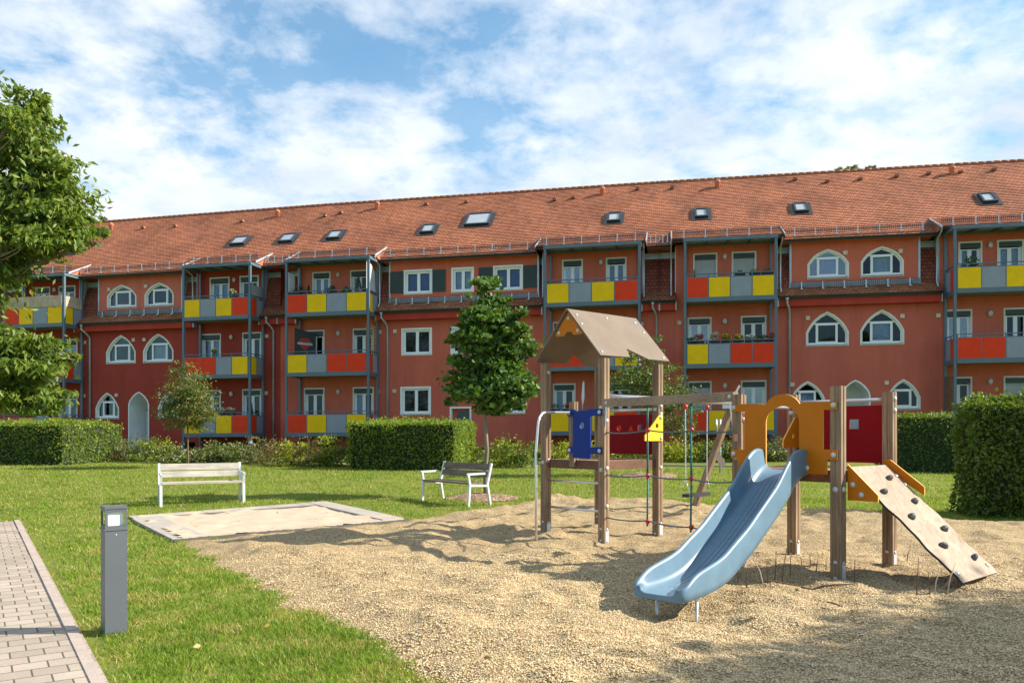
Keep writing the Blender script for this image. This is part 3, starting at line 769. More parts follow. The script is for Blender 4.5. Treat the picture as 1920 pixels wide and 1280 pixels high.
def vn(x, y, s):
    """cheap value noise"""
    x = x*s+100.3; y = y*s+57.7; i = np.floor(x).astype(int); j = np.floor(y).astype(int); fx = x-i; fy = y-j
    fx = fx*fx*(3-2*fx); fy = fy*fy*(3-2*fy); g = lambda a, b: _g[a % 64, b % 64]
    return (g(i, j)*(1-fx)+g(i+1, j)*fx)*(1-fy)+(g(i, j+1)*(1-fx)+g(i+1, j+1)*fx)*fy
SB = [(-6.98, 14.66), (-3.94, 17.08), (-1.78, 14.2), (-4.82, 11.50)]      # sandbox corners, outer
GRAV = [(-4.82, 11.47), (-4.3, 10.9), (-3.06, 8.91), (-2.35, 7.9), (-2.05, 7.37), (-1.55, 6.75), (-1.1, 6.2), (-.85, 5.6), (-.42, 5.0), (.1, 4.0), (.5, 2.0), (1, -3), (16, -3), (16, 12.6), (12, 13.2),
        (8.6, 13.6), (7.9, 14.2), (7.5, 14.8), (6.3, 15.8), (4.1, 16.6), (3.2, 17.5), (1.3, 17.6), (.4, 17.2), (-.4, 16.3), (-1.1, 15.4), (-1.78, 14.25), (-1.9, 14.05)]
PATH = [(-1.80, 3.93), (-8.66, 14.2), (-16, 8.0), (-12, -2), (1.0, -1.0)]
def ground_mat():
    m, t, b = new_mat('lawn_soil'); b.inputs['Roughness'].default_value = .95; b.inputs['Specular IOR Level'].default_value = .1
    co = t.n('TexCoord').outputs['Object']
    a = t.ramp(t.noise(co, .55, 6, .62), [(.3, 0), (.7, 1)]); f = t.ramp(t.noise(co, 14, 5, .7), [(.3, 0), (.7, 1)])
    c = t.mix(a, (.14, .18, .028), (.23, .25, .048)); c = t.mix(t.math('MULTIPLY', f, .6), c, (.07, .095, .022))
    br = t.ramp(t.noise(co, 1.3, 6, .65), [(.60, 0), (.72, 1)]); c = t.mix(t.math('MULTIPLY', br, .5), c, (.26, .21, .11))
    t.l(c, b.inputs['Base Color'])
    bp = t.n('Bump'); bp.inputs['Strength'].default_value = .8; bp.inputs['Distance'].default_value = .03
    t.l(t.noise(co, 30, 5, .7), bp.inputs['Height']); t.l(bp.outputs[0], b.inputs['Normal'])
    return m
def gravel_mat(name, cols, sc=95, bump=.6):
    m, t, b = new_mat(name); b.inputs['Roughness'].default_value = .85; b.inputs['Specular IOR Level'].default_value = .25
    co = t.n('TexCoord').outputs['Object']
    vo = t.n('TexVoronoi'); vo.inputs['Scale'].default_value = sc; t.l(co, vo.inputs['Vector'])
    v2 = t.n('TexVoronoi'); v2.inputs['Scale'].default_value = sc*.55; t.l(co, v2.inputs['Vector'])
    sp = t.n('SeparateColor'); t.l(vo.outputs['Color'], sp.inputs[0])
    k = t.n('ValToRGB'); t.l(sp.outputs[0], k.inputs[0]); k.color_ramp.interpolation = 'LINEAR'
    e = k.color_ramp.elements
    while len(e) < len(cols): e.new(.5)
    for i, (p, c) in enumerate(cols): e[i].position = p; e[i].color = (*c, 1)
    gap = t.ramp(vo.outputs['Distance'], [(.34, 1), (.66, .50)])
    c = t.mix(1.0, k.outputs[0], gap, 'MULTIPLY')
    s = t.ramp(t.noise(co, .8, 5, .6), [(.3, .88), (.7, 1.08)]); c = t.mix(1.0, c, s, 'MULTIPLY')
    t.l(c, b.inputs['Base Color'])
    h = t.math('ADD', t.math('SUBTRACT', 1.0, vo.outputs['Distance']), t.math('MULTIPLY', v2.outputs['Distance'], -.6))
    bp = t.n('Bump'); bp.inputs['Strength'].default_value = bump; bp.inputs['Distance'].default_value = .012
    t.l(h, bp.inputs['Height']); t.l(bp.outputs[0], b.inputs['Normal'])
    return m
M_lawn = ground_mat()
M_grav = gravel_mat('pea_gravel', [(0, (.22, .13, .058)), (.2, (.37, .255, .125)), (.5, (.48, .35, .185)), (.8, (.57, .44, .255)), (1, (.66, .55, .36))], 76, .75)
M_sand = mat('play_sand', (.50, .40, .305), .95, var=.08, vscale=5, bump=.5, bscale=45, spec=.1, fine=.14)
M_mulch = gravel_mat('bark_mulch', [(0, (.16, .09, .05)), (.5, (.34, .22, .14)), (1, (.52, .38, .27))], 30, .8)
M_edge = mat('concrete_edging', (.36, .325, .29), .9, var=.12, vscale=4, bump=.4, fine=.12)
M_kerb = mat('kerb_stone', (.40, .33, .29), .9, var=.16, vscale=6, bump=.4, fine=.15)
M_board = mat('rubber_edge', (.10, .09, .085), .9, var=.2)
# one lawn sheet to the horizon, finer near the camera
xs = np.concatenate([[-900, -300, -120, -60], np.arange(-40, 41, 1.0), [60, 120, 300, 900]]); ys = np.concatenate([[-300, -60, -15], np.arange(-6, 48, 1.0), [60, 120, 400, 1500]])
X_, Y_ = np.meshgrid(xs, ys); Z_ = zgn(X_, Y_)-.012-.25*(dpoly(X_, Y_, GRAV) > 1.05)
nx = len(xs); F = [(j*nx+i, j*nx+i+1, (j+1)*nx+i+1, (j+1)*nx+i) for j in range(len(ys)-1) for i in range(nx-1)]
tag(mesh_obj('ground', np.stack([X_.ravel(), Y_.ravel(), Z_.ravel()], 1), F, [M_lawn], smooth=True), kind='structure')
def sheet(name, poly, res, zf, m, margin=.06, kind='structure', label=None):
    P = np.array(poly); x0, y0 = P.min(0)-.2; x1, y1 = P.max(0)+.2
    xs = np.arange(x0, x1, res); ys = np.arange(y0, y1, res); Xg, Yg = np.meshgrid(xs, ys)
    d = dpoly(Xg, Yg, poly)+(vn(Xg, Yg, 3.1)-.5)*.28*(margin > .05)+(vn(Xg, Yg, 9)-.5)*.12*(margin > .05)
    Zg = zf(Xg, Yg, d); nx = len(xs); keep = (d > -margin)
    c = keep[:-1, :-1] & keep[1:, :-1] & keep[:-1, 1:] & keep[1:, 1:]
    J, I = np.nonzero(c); a = J*nx+I; Fq = np.stack([a, a+1, a+nx+1, a+nx], 1)
    used = np.unique(Fq); mp = np.zeros(nx*len(ys), int); mp[used] = np.arange(len(used))
    V = np.stack([Xg.ravel(), Yg.ravel(), Zg.ravel()], 1)[used]
    o = mesh_obj(name, V, mp[Fq].tolist(), [m], smooth=True); return tag(o, label=label, kind=kind)
PITS = [(2.35, 8.2, .5, -.05), (1.45, 6.95, .75, -.12), (.98, 16.7, .55, .13), (1.3, 11, .5, -.03), (3.3, 8.2, .4, -.04), (4.1, 7.2, .7, -.05), (2.5, 7.5, .6, .05)]
def gz_raw(x, y):
    z = (vn(x, y, 1.1)-.5)*.07+(vn(x, y, 2.7)-.5)*.055+(vn(x+5, y, 4.7)-.5)*.072+(vn(x, y+9, 9.)-.5)*.036
    for cx, cy, r, h in PITS: z = z+h*np.exp(-((x-cx)**2+(y-cy)**2)/(r*r*.5))
    return z
def grav_z(x, y, d): return zgn(x, y)+np.minimum(.085, d*.17-.008)+gz_raw(x, y)*np.clip(d*1.5, .1, 1)
def gh(x, y): return float(grav_z(np.array(x), np.array(y), dpoly(np.array(x, dtype=float), np.array(y, dtype=float), GRAV)))
sheet('gravel_ground', GRAV, .07, grav_z, M_grav, .10)
# sandbox
def sand_z(x, y, d): return zgn(x, y)+.012+(vn(x, y, 2.4)-.5)*.034+(vn(x, y, 5.5)-.5)*.030+.02*np.clip(1-d*2, 0, 1)
def lerp(a, b, t): return (a[0]+(b[0]-a[0])*t, a[1]+(b[1]-a[1])*t)
A, B, C_, D = [Vector((*p, 0)) for p in SB]
sheet('sand', [(p.x, p.y) for p in (A+E1*.1+E2*.1, B-E1*.1+E2*.1, C_-E1*.05-E2*.02, D+E1*.1-E2*.02)], .09, sand_z, M_sand, .02)
def slab_run(mb, a, b, w, side, z0, z1, n, gap=.012):
    a = Vector(a); b = Vector(b); d = (b-a)/n; u = d.normalized(); s = Vector((u.y, -u.x, 0))*side
    for i in range(n):
        p = a+d*i+u*gap/2; q = a+d*(i+1)-u*gap/2
        V = [(k.x, k.y, float(zgn(k.x, k.y))+h) for h in (z0, z1) for k in (p, q, q+s*w, p+s*w)]
        mb.add(V, [(0, 3, 2, 1), (4, 5, 6, 7), (0, 1, 5, 4), (1, 2, 6, 5), (2, 3, 7, 6), (3, 0, 4, 7)])
root = empty('sandbox_border', (A.x, A.y, 0), 'flat pale concrete slab border around the square sandbox in front of the benches', 'sandbox border')
mb = MB(); slab_run(mb, A, B, .42, 1, -.1, .03, 6); slab_run(mb, B, B+(C_-B)*.93, .42, 1, -.1, .035, 5); slab_run(mb, D+(A-D)*.02, A-(A-D).normalized()*.43, .50, 1, -.1, .032, 5)
mb.build('edging', M_edge, root)
mb = MB(); slab_run(mb, D, C_, .045, -1, -.12, .035, 3, .004); mb.build('edge_board', M_board, root)
mb = MB(); slab_run(mb, A+E1*.5-E2*-.43, B-E1*.43+E2*.43, .03, 1, -.1, .026, 4, .004); mb.build('edge_board', M_board, root)
# paved path
def paver_mat():
    m, t, b = new_mat('pavers'); b.inputs['Roughness'].default_value = .85
    co = t.n('TexCoord').outputs['Object']; mp = t.n('Mapping'); t.l(co, mp.inputs[0]); mp.inputs['Rotation'].default_value = (0, 0, R(-33.7))
    br = t.n('TexBrick'); br.offset = .5; t.l(mp.outputs[0], br.inputs['Vector']); br.inputs['Scale'].default_value = 1
    br.inputs['Brick Width'].default_value = .205; br.inputs['Row Height'].default_value = .185; br.inputs['Mortar Size'].default_value = .0060; br.inputs['Mortar Smooth'].default_value = .2
    br.inputs['Color1'].default_value = (.30, .245, .20, 1); br.inputs['Color2'].default_value = (.40, .335, .28, 1); br.inputs['Mortar'].default_value = (.085, .08, .05, 1)
    s = t.ramp(t.noise(co, 1.2, 6, .65), [(.3, .82), (.7, 1.12)]); c = t.mix(1.0, br.outputs[0], s, 'MULTIPLY')
    g = t.ramp(t.noise(co, 55, 3, .7), [(.3, .88), (.7, 1.08)]); c = t.mix(1.0, c, g, 'MULTIPLY')
    ms = t.ramp(t.noise(co, 3.1, 5, .7), [(.56, 0), (.66, 1)]); c = t.mix(t.math('MULTIPLY', t.math('MULTIPLY', ms, br.outputs['Fac']), .9), c, (.10, .14, .03))
    t.l(c, b.inputs['Base Color'])
    bp = t.n('Bump'); bp.inputs['Strength'].default_value = .9; bp.inputs['Distance'].default_value = .006
    t.l(t.math('SUBTRACT', t.math('MULTIPLY', t.noise(co, 60, 3, .6), .35), br.outputs['Fac']), bp.inputs['Height']); t.l(bp.outputs[0], b.inputs['Normal'])
    return m
M_pave = paver_mat()
pm = MB(); pm.prism([(-1.79, 3.93), (-8.65, 14.2), (-16, 8.0), (-12, -2), (1.0, -1.0)], -.1, .014, 0, 'xy'); tag(pm.build('path', M_pave), kind='structure')
kb = MB(); ka = Vector((-1.85, 3.85, 0)); kc = Vector((-8.75, 14.17, 0)); n = 13
for i in range(n):
    t0, t1 = i/n, (i+1)/n; p = ka+(kc-ka)*t0; q = ka+(kc-ka)*t1; u = (q-p).normalized(); s = Vector((-u.y, u.x, 0))*-.075; p = p+u*.005; q = q-u*.005; dz = random.uniform(-.004, .004)
    kb.add([(k.x, k.y, h) for h in (-.1, .026+dz) for k in (p, q, q+s, p+s)], [(0, 3, 2, 1), (4, 5, 6, 7), (0, 1, 5, 4), (1, 2, 6, 5), (2, 3, 7, 6), (3, 0, 4, 7)])
tag(kb.build('path_kerb', M_kerb), kind='structure')
# far footpath line in front of the planting
fp = MB()
for i in range(30):
    x = -30+i*2.0; a = (x, 30.0-.2*(x+3)*.9); b = (x+2, 30.0-.2*(x+5)*.9)
    fp.add([(a[0], a[1]-.0, float(zgn(0, a[1]))+.05), (b[0], b[1], float(zgn(0, b[1]))+.05), (b[0], b[1]+.12, float(zgn(0, b[1]))+.05), (a[0], a[1]+.12, float(zgn(0, a[1]))+.05), (a[0], a[1], float(zgn(0, a[1]))-.1), (b[0], b[1], float(zgn(0, b[1]))-.1)], [(0, 1, 2, 3), (4, 5, 1, 0)])
tag(fp.build('bed_kerb', M_edge), kind='structure')

# ================================================================== leaves and grass
def big_mesh(name, V, F3, mats, parent=None, quads=False):
    me = bpy.data.meshes.new(name); nv = len(V); k = F3.shape[1]; nf = len(F3)
    if parent is not None: V = V-np.array(base_of(parent))
    me.vertices.add(nv); me.vertices.foreach_set('co', V.astype(np.float32).ravel())
    me.loops.add(nf*k); me.loops.foreach_set('vertex_index', F3.astype(np.int32).ravel())
    me.polygons.add(nf); me.polygons.foreach_set('loop_start', np.arange(nf, dtype=np.int32)*k); me.polygons.foreach_set('loop_total', np.full(nf, k, np.int32))
    for m in mats: me.materials.append(m)
    me.update(calc_edges=True); o = bpy.data.objects.new(name, me); COL.objects.link(o)
    if parent is not None: o.parent = parent
    return o
def norm(a): return a/np.maximum(np.linalg.norm(a, axis=1, keepdims=True), 1e-9)
def leaves(C, size, direc=None, aspect=.55, spread=.8, fold=.25):
    """rhombic leaves: two triangles folded on the midrib; returns V,F"""
    n = len(C); d = norm(rng.normal(size=(n, 3)))
    if direc is not None: d = norm(direc*(1-spread)+d*spread)
    s = norm(np.cross(d, norm(rng.normal(size=(n, 3))))); nn = np.cross(d, s)
    L = (size*(.7+.6*rng.random(n)))[:, None]
    b = C-d*L*.5; t = C+d*L*.5; l = C+s*L*aspect*.5+nn*L*fold*.3-d*L*.05; r = C-s*L*aspect*.5+nn*L*fold*.3-d*L*.05
    V = np.stack([b, l, t, r], 1).reshape(-1, 3); i = np.arange(n)*4
    F = np.concatenate([np.stack([i, i+1, i+2], 1), np.stack([i, i+2, i+3], 1)], 0)
    return V, F
L_oak = leaf_mat('leaf_big_tree', (.040, .088, .012), (.215, .300, .050), .40, yellow=(.26, .28, .05))
L_maple = leaf_mat('leaf_maple', (.030, .078, .014), (.125, .225, .040), .32)
L_rowan = leaf_mat('leaf_rowan', (.055, .090, .020), (.180, .215, .055), .32, yellow=(.30, .15, .05))
L_pear = leaf_mat('leaf_pear', (.040, .075, .018), (.150, .200, .055), .32)
L_hedge = leaf_mat('leaf_hedge', (.058, .115, .015), (.28, .38, .055), .40, yellow=(.36, .34, .06))
L_hedged = leaf_mat('leaf_hedge_dark', (.036, .078, .011), (.160, .245, .035), .35, yellow=(.22, .22, .05))
L_shrub = [leaf_mat('leaf_shrub_green', (.045, .085, .014), (.150, .215, .035), .35), leaf_mat('leaf_shrub_yellow', (.14, .19, .02), (.40, .42, .04), .35),
           leaf_mat('leaf_shrub_brown', (.07, .075, .025), (.24, .17, .075), .35), leaf_mat('leaf_shrub_olive', (.05, .08, .022), (.19, .23, .07), .35, yellow=(.6, .58, .5))]
B_bark = wood('bark_brown', (.10, .070, .045), (.21, .155, .105)); B_barkg = wood('bark_grey', (.15, .125, .095), (.30, .25, .19))
def clump_points(blobs, n, shell=.55, spray=.0):
    """points in clumped ellipsoids (x,y,z,rx,ry,rz,weight)"""
    w = np.array([b[6] if len(b) > 6 else b[3]*b[4]*b[5] for b in blobs]); w = w/w.sum(); out = []; dr = []
    for b, k in zip(blobs, w):
        m = int(n*k)+1; nc = max(5, int(m/26)); q = norm(rng.normal(size=(nc, 3))); rad = shell+(1.32-shell)*rng.random((nc, 1))**1.3
        cen = q*rad; cs = .13+.17*rng.random((nc, 1)); ids = rng.integers(0, nc, m)
        p = cen[ids]+rng.normal(size=(m, 3))*cs[ids]*np.array([1.25, 1.25, .62])
        out.append(p*np.array(b[3:6])+np.array(b[:3])); dr.append(norm(p+np.array([0, 0, -.25])))
    return np.concatenate(out), np.concatenate(dr)
def limb(mb, a, b, r0, r1, wob=.06, n=6, seg=7):
    a = Vector(a); b = Vector(b); L = (b-a).length; pts = []
    for i in range(n+1):
        t = i/n; p = a.lerp(b, t)+Vector((random.uniform(-1, 1), random.uniform(-1, 1), random.uniform(-.5, .5)))*wob*L*(0 if i in (0, n) else .5); pts.append(p)
    mb.tube(pts, [r0+(r1-r0)*i/n for i in range(n+1)], seg); return pts
def tree(name, label, loc, h, r, blobs, lm, nleaf, lsize, trunk_top, group=None, bark=None, stake=False, spread=.7, aspect=.55, droop=0, cat='tree'):
    root = empty(name, loc, label, cat, group); x, y, z = loc
    tb = MB(); top = (x+random.uniform(-.05, .05), y, z+trunk_top); limb(tb, (x, y, z-.1), top, r, r*.45, .02, 8, 10)
    for b in blobs:
        c = Vector(b[:3]); s0 = Vector((x, y, z+trunk_top))*.5+Vector((x, y, min(b[2], z+trunk_top)-.1))*.5
        s0.z = min(max(z+trunk_top*.45, b[2]-abs(b[0]-x)*.8-.3), z+trunk_top)
        pts = limb(tb, s0, c, r*.36, r*.10, .12)
        for _ in range(4):
            q = c+Vector((random.uniform(-.7, .7)*b[3], random.uniform(-.7, .7)*b[4], random.uniform(-.6, .7)*b[5])); limb(tb, pts[random.randint(3, 6)], q, r*.12, r*.03, .15, 4, 5)
    tb.build('trunk', bark or B_bark, root)
    P, dr = clump_points(blobs, nleaf, .62); dr[:, 2] -= droop; V, F = leaves(P, lsize, dr, aspect, spread)
    big_mesh('crown', V, F, [lm], root); return root
def at(px, py, d): return ((px-960)/1512*d, d, 1.55+(812-py)/1512*d)
def gpt(px, py):
    """point of the ground seen at a photo position"""
    d = 1512*1.55/(py-812)
    if d > 14: d = 1.928/((py-812)/1512+.027)
    return ((px-960)/1512*d, d, float(zgn(0, d)))
# the slim maple
def blobs_at(d, L, dep=.9):
    out = []
    for px, py, rx, ry in L:
        c = at(px, py, d); out.append((c[0], c[1]+random.uniform(-.25, .25), c[2], rx*d/1512, rx*d/1512*dep, ry*d/1512))
    return out
bx, by, bz = gpt(911, 929)
tree('maple_tree', 'slim green maple with a tall egg-shaped crown standing behind the dark bench', (bx, by, bz), 5, .055,
     blobs_at(by, [(915, 540, 22, 18), (922, 575, 30, 20), (880, 550, 10, 5), (950, 560, 13, 8), (902, 605, 34, 26), (948, 612, 30, 20), (975, 588, 12, 8), (890, 640, 34, 18), (962, 650, 34, 24), (858, 672, 18, 10), (885, 690, 34, 22), (932, 690, 40, 30), (990, 662, 14, 12), (866, 728, 26, 18), (905, 735, 40, 22), (955, 730, 38, 24), (992, 712, 12, 10), (845, 752, 14, 8), (922, 762, 34, 12), (968, 762, 16, 8), (850, 640, 10, 8)]),
     L_maple, 10500, .125, 4.6, bark=B_barkg, aspect=.85)
bx, by, bz = gpt(351, 877)
tree('young_tree', 'small loose young tree with reddish twig tips in front of the left balcony tower', (bx, by, bz), 3.6, .032,
     blobs_at(by, [(345, 695, 18, 18), (352, 722, 34, 24), (340, 748, 34, 24), (372, 752, 30, 24), (350, 780, 40, 22), (330, 768, 26, 18), (378, 778, 24, 16), (335, 800, 18, 10), (322, 712, 10, 12)]),
     L_rowan, 7000, .10, 3.2, aspect=.42, droop=.6, spread=.6)
bx, by, bz = gpt(1214, 891)
tree('pear_tree', 'young fruit tree with a wide airy crown seen behind the roofed climbing tower', (bx, by, bz), 4.2, .04,
     blobs_at(by, [(1222, 645, 16, 22), (1205, 685, 36, 24), (1185, 715, 42, 24), (1235, 715, 42, 26), (1270, 770, 32, 26), (1285, 800, 24, 20), (1235, 755, 46, 24), (1175, 735, 30, 16), (1262, 735, 36, 20), (1245, 800, 16, 10)]),
     L_pear, 7500, .085, 3.7, aspect=.6)
for (px, py, r, g) in ((905, 932, .85, 'behind the dark bench'), (352, 878, .75, 'at the foot of the small young tree'), (1214, 892, 1.0, 'under the fruit tree behind the climbing tower')):
    x, y, z = gpt(px, py); P = [(x+r*math.cos(k*math.pi/8)*(1+.12*math.sin(k*2.3)), y+r*.9*math.sin(k*math.pi/8)*(1+.12*math.sin(k*1.7))) for k in range(16)]
    sheet('mulch', P, .07, lambda X, Y, d: zgn(X, Y)+np.minimum(.06, d*.2)+(vn(X, Y, 8)-.5)*.04, M_mulch, .07, 'stuff', 'reddish bark mulch spread '+g)
# the big tree entering on the left
L = [(22, 170, 32, 34), (8, 215, 55, 40), (50, 238, 40, 34), (30, 290, 62, 40), (85, 318, 42, 26), (55, 350, 75, 40), (112, 352, 30, 22), (20, 400, 70, 50), (95, 400, 55, 34), (138, 415, 34, 28), (146, 455, 22, 26), (100, 452, 40, 26), (45, 455, 55, 36), (5, 490, 50, 40), (10, 528, 22, 20),
     (30, 645, 60, 28), (88, 655, 40, 22), (118, 668, 24, 16), (60, 690, 60, 28), (110, 705, 30, 18), (20, 735, 62, 30), (80, 742, 42, 22), (60, 770, 40, 14),
     (-60, 250, 80, 80), (-70, 380, 90, 70), (-80, 520, 80, 80), (-60, 660, 70, 60), (-100, 140, 80, 70), (-60, 745, 50, 30), (-190, 200, 110, 90), (-220, 380, 110, 100), (-200, 560, 110, 90), (-190, 700, 90, 50)]
bl = blobs_at(18.5, L, 1.0)
bl = [(a-.10*(a > -11.2), b+random.uniform(-.8, .9), c, d*.86, e, f*.86, (d*e*f)**.72*(1.0 if a > -12.6 else .30)) for a, b, c, d, e, f in bl]
bl.append((-17.5, 21, 9, 2.4, 2.4, 2.6, 1.2)); bl.append((-16, 21.5, 6, 2.2, 2, 2.4, 1.0))
tree('oak_tree', 'large leafy tree with hanging leaf sprays cut by the left edge of the photo', (-14.6, 19.0, .13), 11, .24, bl, L_oak, 40000, .21, 8.5, aspect=.36, droop=.9, spread=.6, bark=B_barkg)
# a tree outside the frame on the right, whose shade falls over the gravel
bl = []
for xs_h, z_ in ((1.9, 7.4), (2.9, 6.6), (3.8, 7.2), (4.8, 6.2), (5.8, 7.0), (6.8, 6.4), (7.8, 7.0), (3.4, 5.6), (5.2, 5.2), (6.4, 5.4), (2.6, 7.9), (4.4, 8.2)):
    for k_ in range(2): ym = 4.7+(xs_h-.95)*.62; bl.append((xs_h+1.51*z_, ym-1.25-k_*1.9+random.uniform(-.2, .2), z_, 1.05, 1.1, .8))
tree('shade_tree', 'tall broad tree standing just outside the right edge, shading the gravel below the ramp', (14.0, 4.6, 0), 8, .2, bl, L_oak, 44000, .22, 6.0, aspect=.6)
# tree tops peeping over the ridge
for px, py, d, s, lb in ((1580, 318, 54, 1.5, 'pale treetop just showing over the roof ridge at right'), (1633, 314, 56, .8, 'thin twig tip of a tree farther right over the roof ridge'), (176, 412, 56, 1.3, 'dark treetop behind the roof ridge beside the large left tree')):
    x, y, z = at(px, py, d); tree('distant_tree', lb, (x, y, .6), z, .25, [(x, y, z-.3, s*.45, s*.45, s*.35, 5.0), (x, y, z-3.5, 2.4, 2.2, 2.2), (x+.5, y+.4, z-5.5, 3, 2.6, 2.2)], L_pear, 1500, .28, z-1.5)
# ---------------- hedges
def hedge(label, P0, ax, ln, dp, ht, n, lsize, m, bulge=.05, ragged=0, base=None):
    x, y, z = P0; root = empty('hedge', (x, y, z), label, 'hedge'); ax = Vector(ax).normalized(); ay = Vector((-ax.y, ax.x, 0))
    def W2(P): return np.array([x, y, z])+P[:, :1]*np.array(ax)+P[:, 1:2]*np.array(ay)+P[:, 2:]*np.array([0, 0, 1])
    areas = [ln*ht, ln*dp, dp*ht, dp*ht, ln*ht]; tot = sum(areas); pts = []; nr = []
    for k, a in enumerate(areas):
        m_ = int(n*a/tot); u, v = rng.random(m_), rng.random(m_)
        j = (vn(u*ln+k*7, v*ht+3, 2.3)-.5)*2*bulge+rng.normal(size=m_)*.035
        if k == 0: q = np.stack([u*ln, -j, v*ht], 1); e = (0, -1, .2)
        elif k == 1: q = np.stack([u*ln, v*dp, ht+j+ragged*(vn(u*ln, v*dp, 3.5)-.3)+.05*(rng.random(m_) > .93)*rng.random(m_)*3], 1); e = (0, 0, 1)
        elif k == 2: q = np.stack([ln+j, u*dp, v*ht], 1); e = (1, 0, .2)
        elif k == 3: q = np.stack([-j, u*dp, v*ht], 1); e = (-1, 0, .2)
        else: q = np.stack([u*ln, dp+j, v*ht], 1); e = (0, 1, .2)
        pts.append(q); nr.append(np.tile(np.array(e, float), (m_, 1)))
    q = np.concatenate(pts); e = np.concatenate(nr); d = e[:, :1]*np.array(ax)+e[:, 1:2]*np.array(ay)+e[:, 2:]*np.array([0, 0, 1]); d[:, 2] -= .5
    V, F = leaves(W2(q), lsize, norm(d), .62, .75); big_mesh('foliage', V, F, [m], root)
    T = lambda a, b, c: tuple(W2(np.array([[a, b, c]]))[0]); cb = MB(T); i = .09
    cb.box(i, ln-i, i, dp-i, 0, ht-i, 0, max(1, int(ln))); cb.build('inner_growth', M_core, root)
    return root
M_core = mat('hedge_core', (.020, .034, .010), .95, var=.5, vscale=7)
FX = (math.cos(R(11.8)), -math.sin(R(11.8)), 0)
x0, y0, z0 = gpt(651, 879)
hedge('low clipped hedge block between the benches, its right end bright in the sun', (x0, y0, z0), FX, 3.75, 2.6, 1.56, 16000, .08, L_hedge, .085, .06)
x0, y0, z0 = gpt(112, 872)
hedge('low clipped hedge block under the big tree at the left edge', (x0-9.1, y0+1.9, z0), FX, 9.4, 3.2, 1.50, 23000, .085, L_hedge, .085, .06)
x0, y0, z0 = gpt(1668, 884)
hedge('dark flat-topped hedge behind the climbing ramp', (x0, y0, z0), FX, 5.0, 1.8, 1.80, 14000, .07, L_hedged, .05, .03)
x0, y0, z0 = gpt(1826, 969)
hedge('tall bushy hedge at the right edge with untrimmed top shoots', (x0, y0, z0), FX, 4.2, .95, 2.10, 22000, .085, L_hedged, .14, .20)
# ---------------- shrubs of the planting strip
SHR = [(240, 866, 26, 24, 2), (270, 868, 30, 24, 0), (296, 866, 26, 22, 1), (325, 870, 26, 18, 3), (378, 870, 28, 18, 3), (405, 870, 26, 20, 3), (432, 870, 24, 20, 0), (462, 872, 28, 24, 3), (495, 872, 28, 28, 2), (522, 875, 24, 26, 2), (545, 877, 20, 28, 1), (575, 878, 26, 30, 2),
       (602, 878, 22, 30, 1), (630, 878, 24, 26, 0), (918, 876, 24, 22, 0), (942, 878, 26, 32, 1), (974, 880, 28, 34, 0), (1050, 868, 26, 20, 1), (1095, 868, 28, 18, 1), (1140, 868, 28, 18, 1), (1180, 868, 26, 18, 0), (1228, 868, 24, 18, 1), (1258, 868, 24, 22, 1), (1290, 868, 26, 22, 1), (1325, 868, 24, 20, 0),
       (1352, 868, 24, 24, 3), (1380, 868, 24, 24, 0), (1425, 867, 26, 22, 3), (1455, 867, 24, 24, 3), (1485, 867, 24, 24, 2), (215, 862, 12, 12, 0), (1020, 866, 16, 16, 0)]
WHERE = {240: 'leftmost brownish shrub beside the white arched porch', 270: 'green shrub just right of the white porch', 296: 'yellow green shrub left of the small young tree', 325: 'white-flecked shrub touching the young tree trunk from the left'}
ORD = [f'{i+1}'+('st' if (i+1) % 10 == 1 and i != 10 else 'nd' if (i+1) % 10 == 2 and i != 11 else 'rd' if (i+1) % 10 == 3 and i != 12 else 'th') for i in range(40)]
KN = ['fresh green', 'yellow green', 'brownish flowering', 'olive, pale-flowered']
for i, (px, py, rx, ht, k) in enumerate(SHR):
    x, y, z = gpt(px, py); y += 1.0; x = (px-960)/1512*y; z = float(zgn(0, y)); s = y/1512; r = rx*s*1.45; h = ht*s*1.95
    place = ('under the left house' if px < 380 else 'behind the pale bench' if px < 480 else 'left of the clipped hedge' if px < 645 else 'by the maple trunk' if px < 1000 else 'under the tower platform' if px < 1240 else 'behind the swing' if px < 1400 else 'seen through the slide arch')
    lb = WHERE.get(px) or f'{KN[k]} low shrub {place}, {ORD[i]} from left in the bed'
    root = empty('shrub', (x, y, z), lb, 'shrub', 'low shrubs along the foot of the houses')
    P, dr = clump_points([(x, y, z+h*.42, r, r*.8, h*.50), (x-r*.5, y+.1, z+h*.34, r*.6, r*.5, h*.44), (x+r*.5, y-.05, z+h*.36, r*.6, r*.5, h*.46)], 900, .35); P[:, 2] = np.maximum(P[:, 2], z+.02)
    dr[:, 2] += .7; V, F = leaves(P, .105 if k != 2 else .08, norm(dr), .5, .7); big_mesh('foliage', V, F, [L_shrub[k]], root)
    sb = MB()
    for q in range(6): limb(sb, (x+random.uniform(-.1, .1), y, z-.05), (x+random.uniform(-.8, .8)*r, y+random.uniform(-.5, .5)*r, z+h*random.uniform(.5, .9)), .012, .004, .1, 3, 4)
    sb.build('stems', B_bark, root)
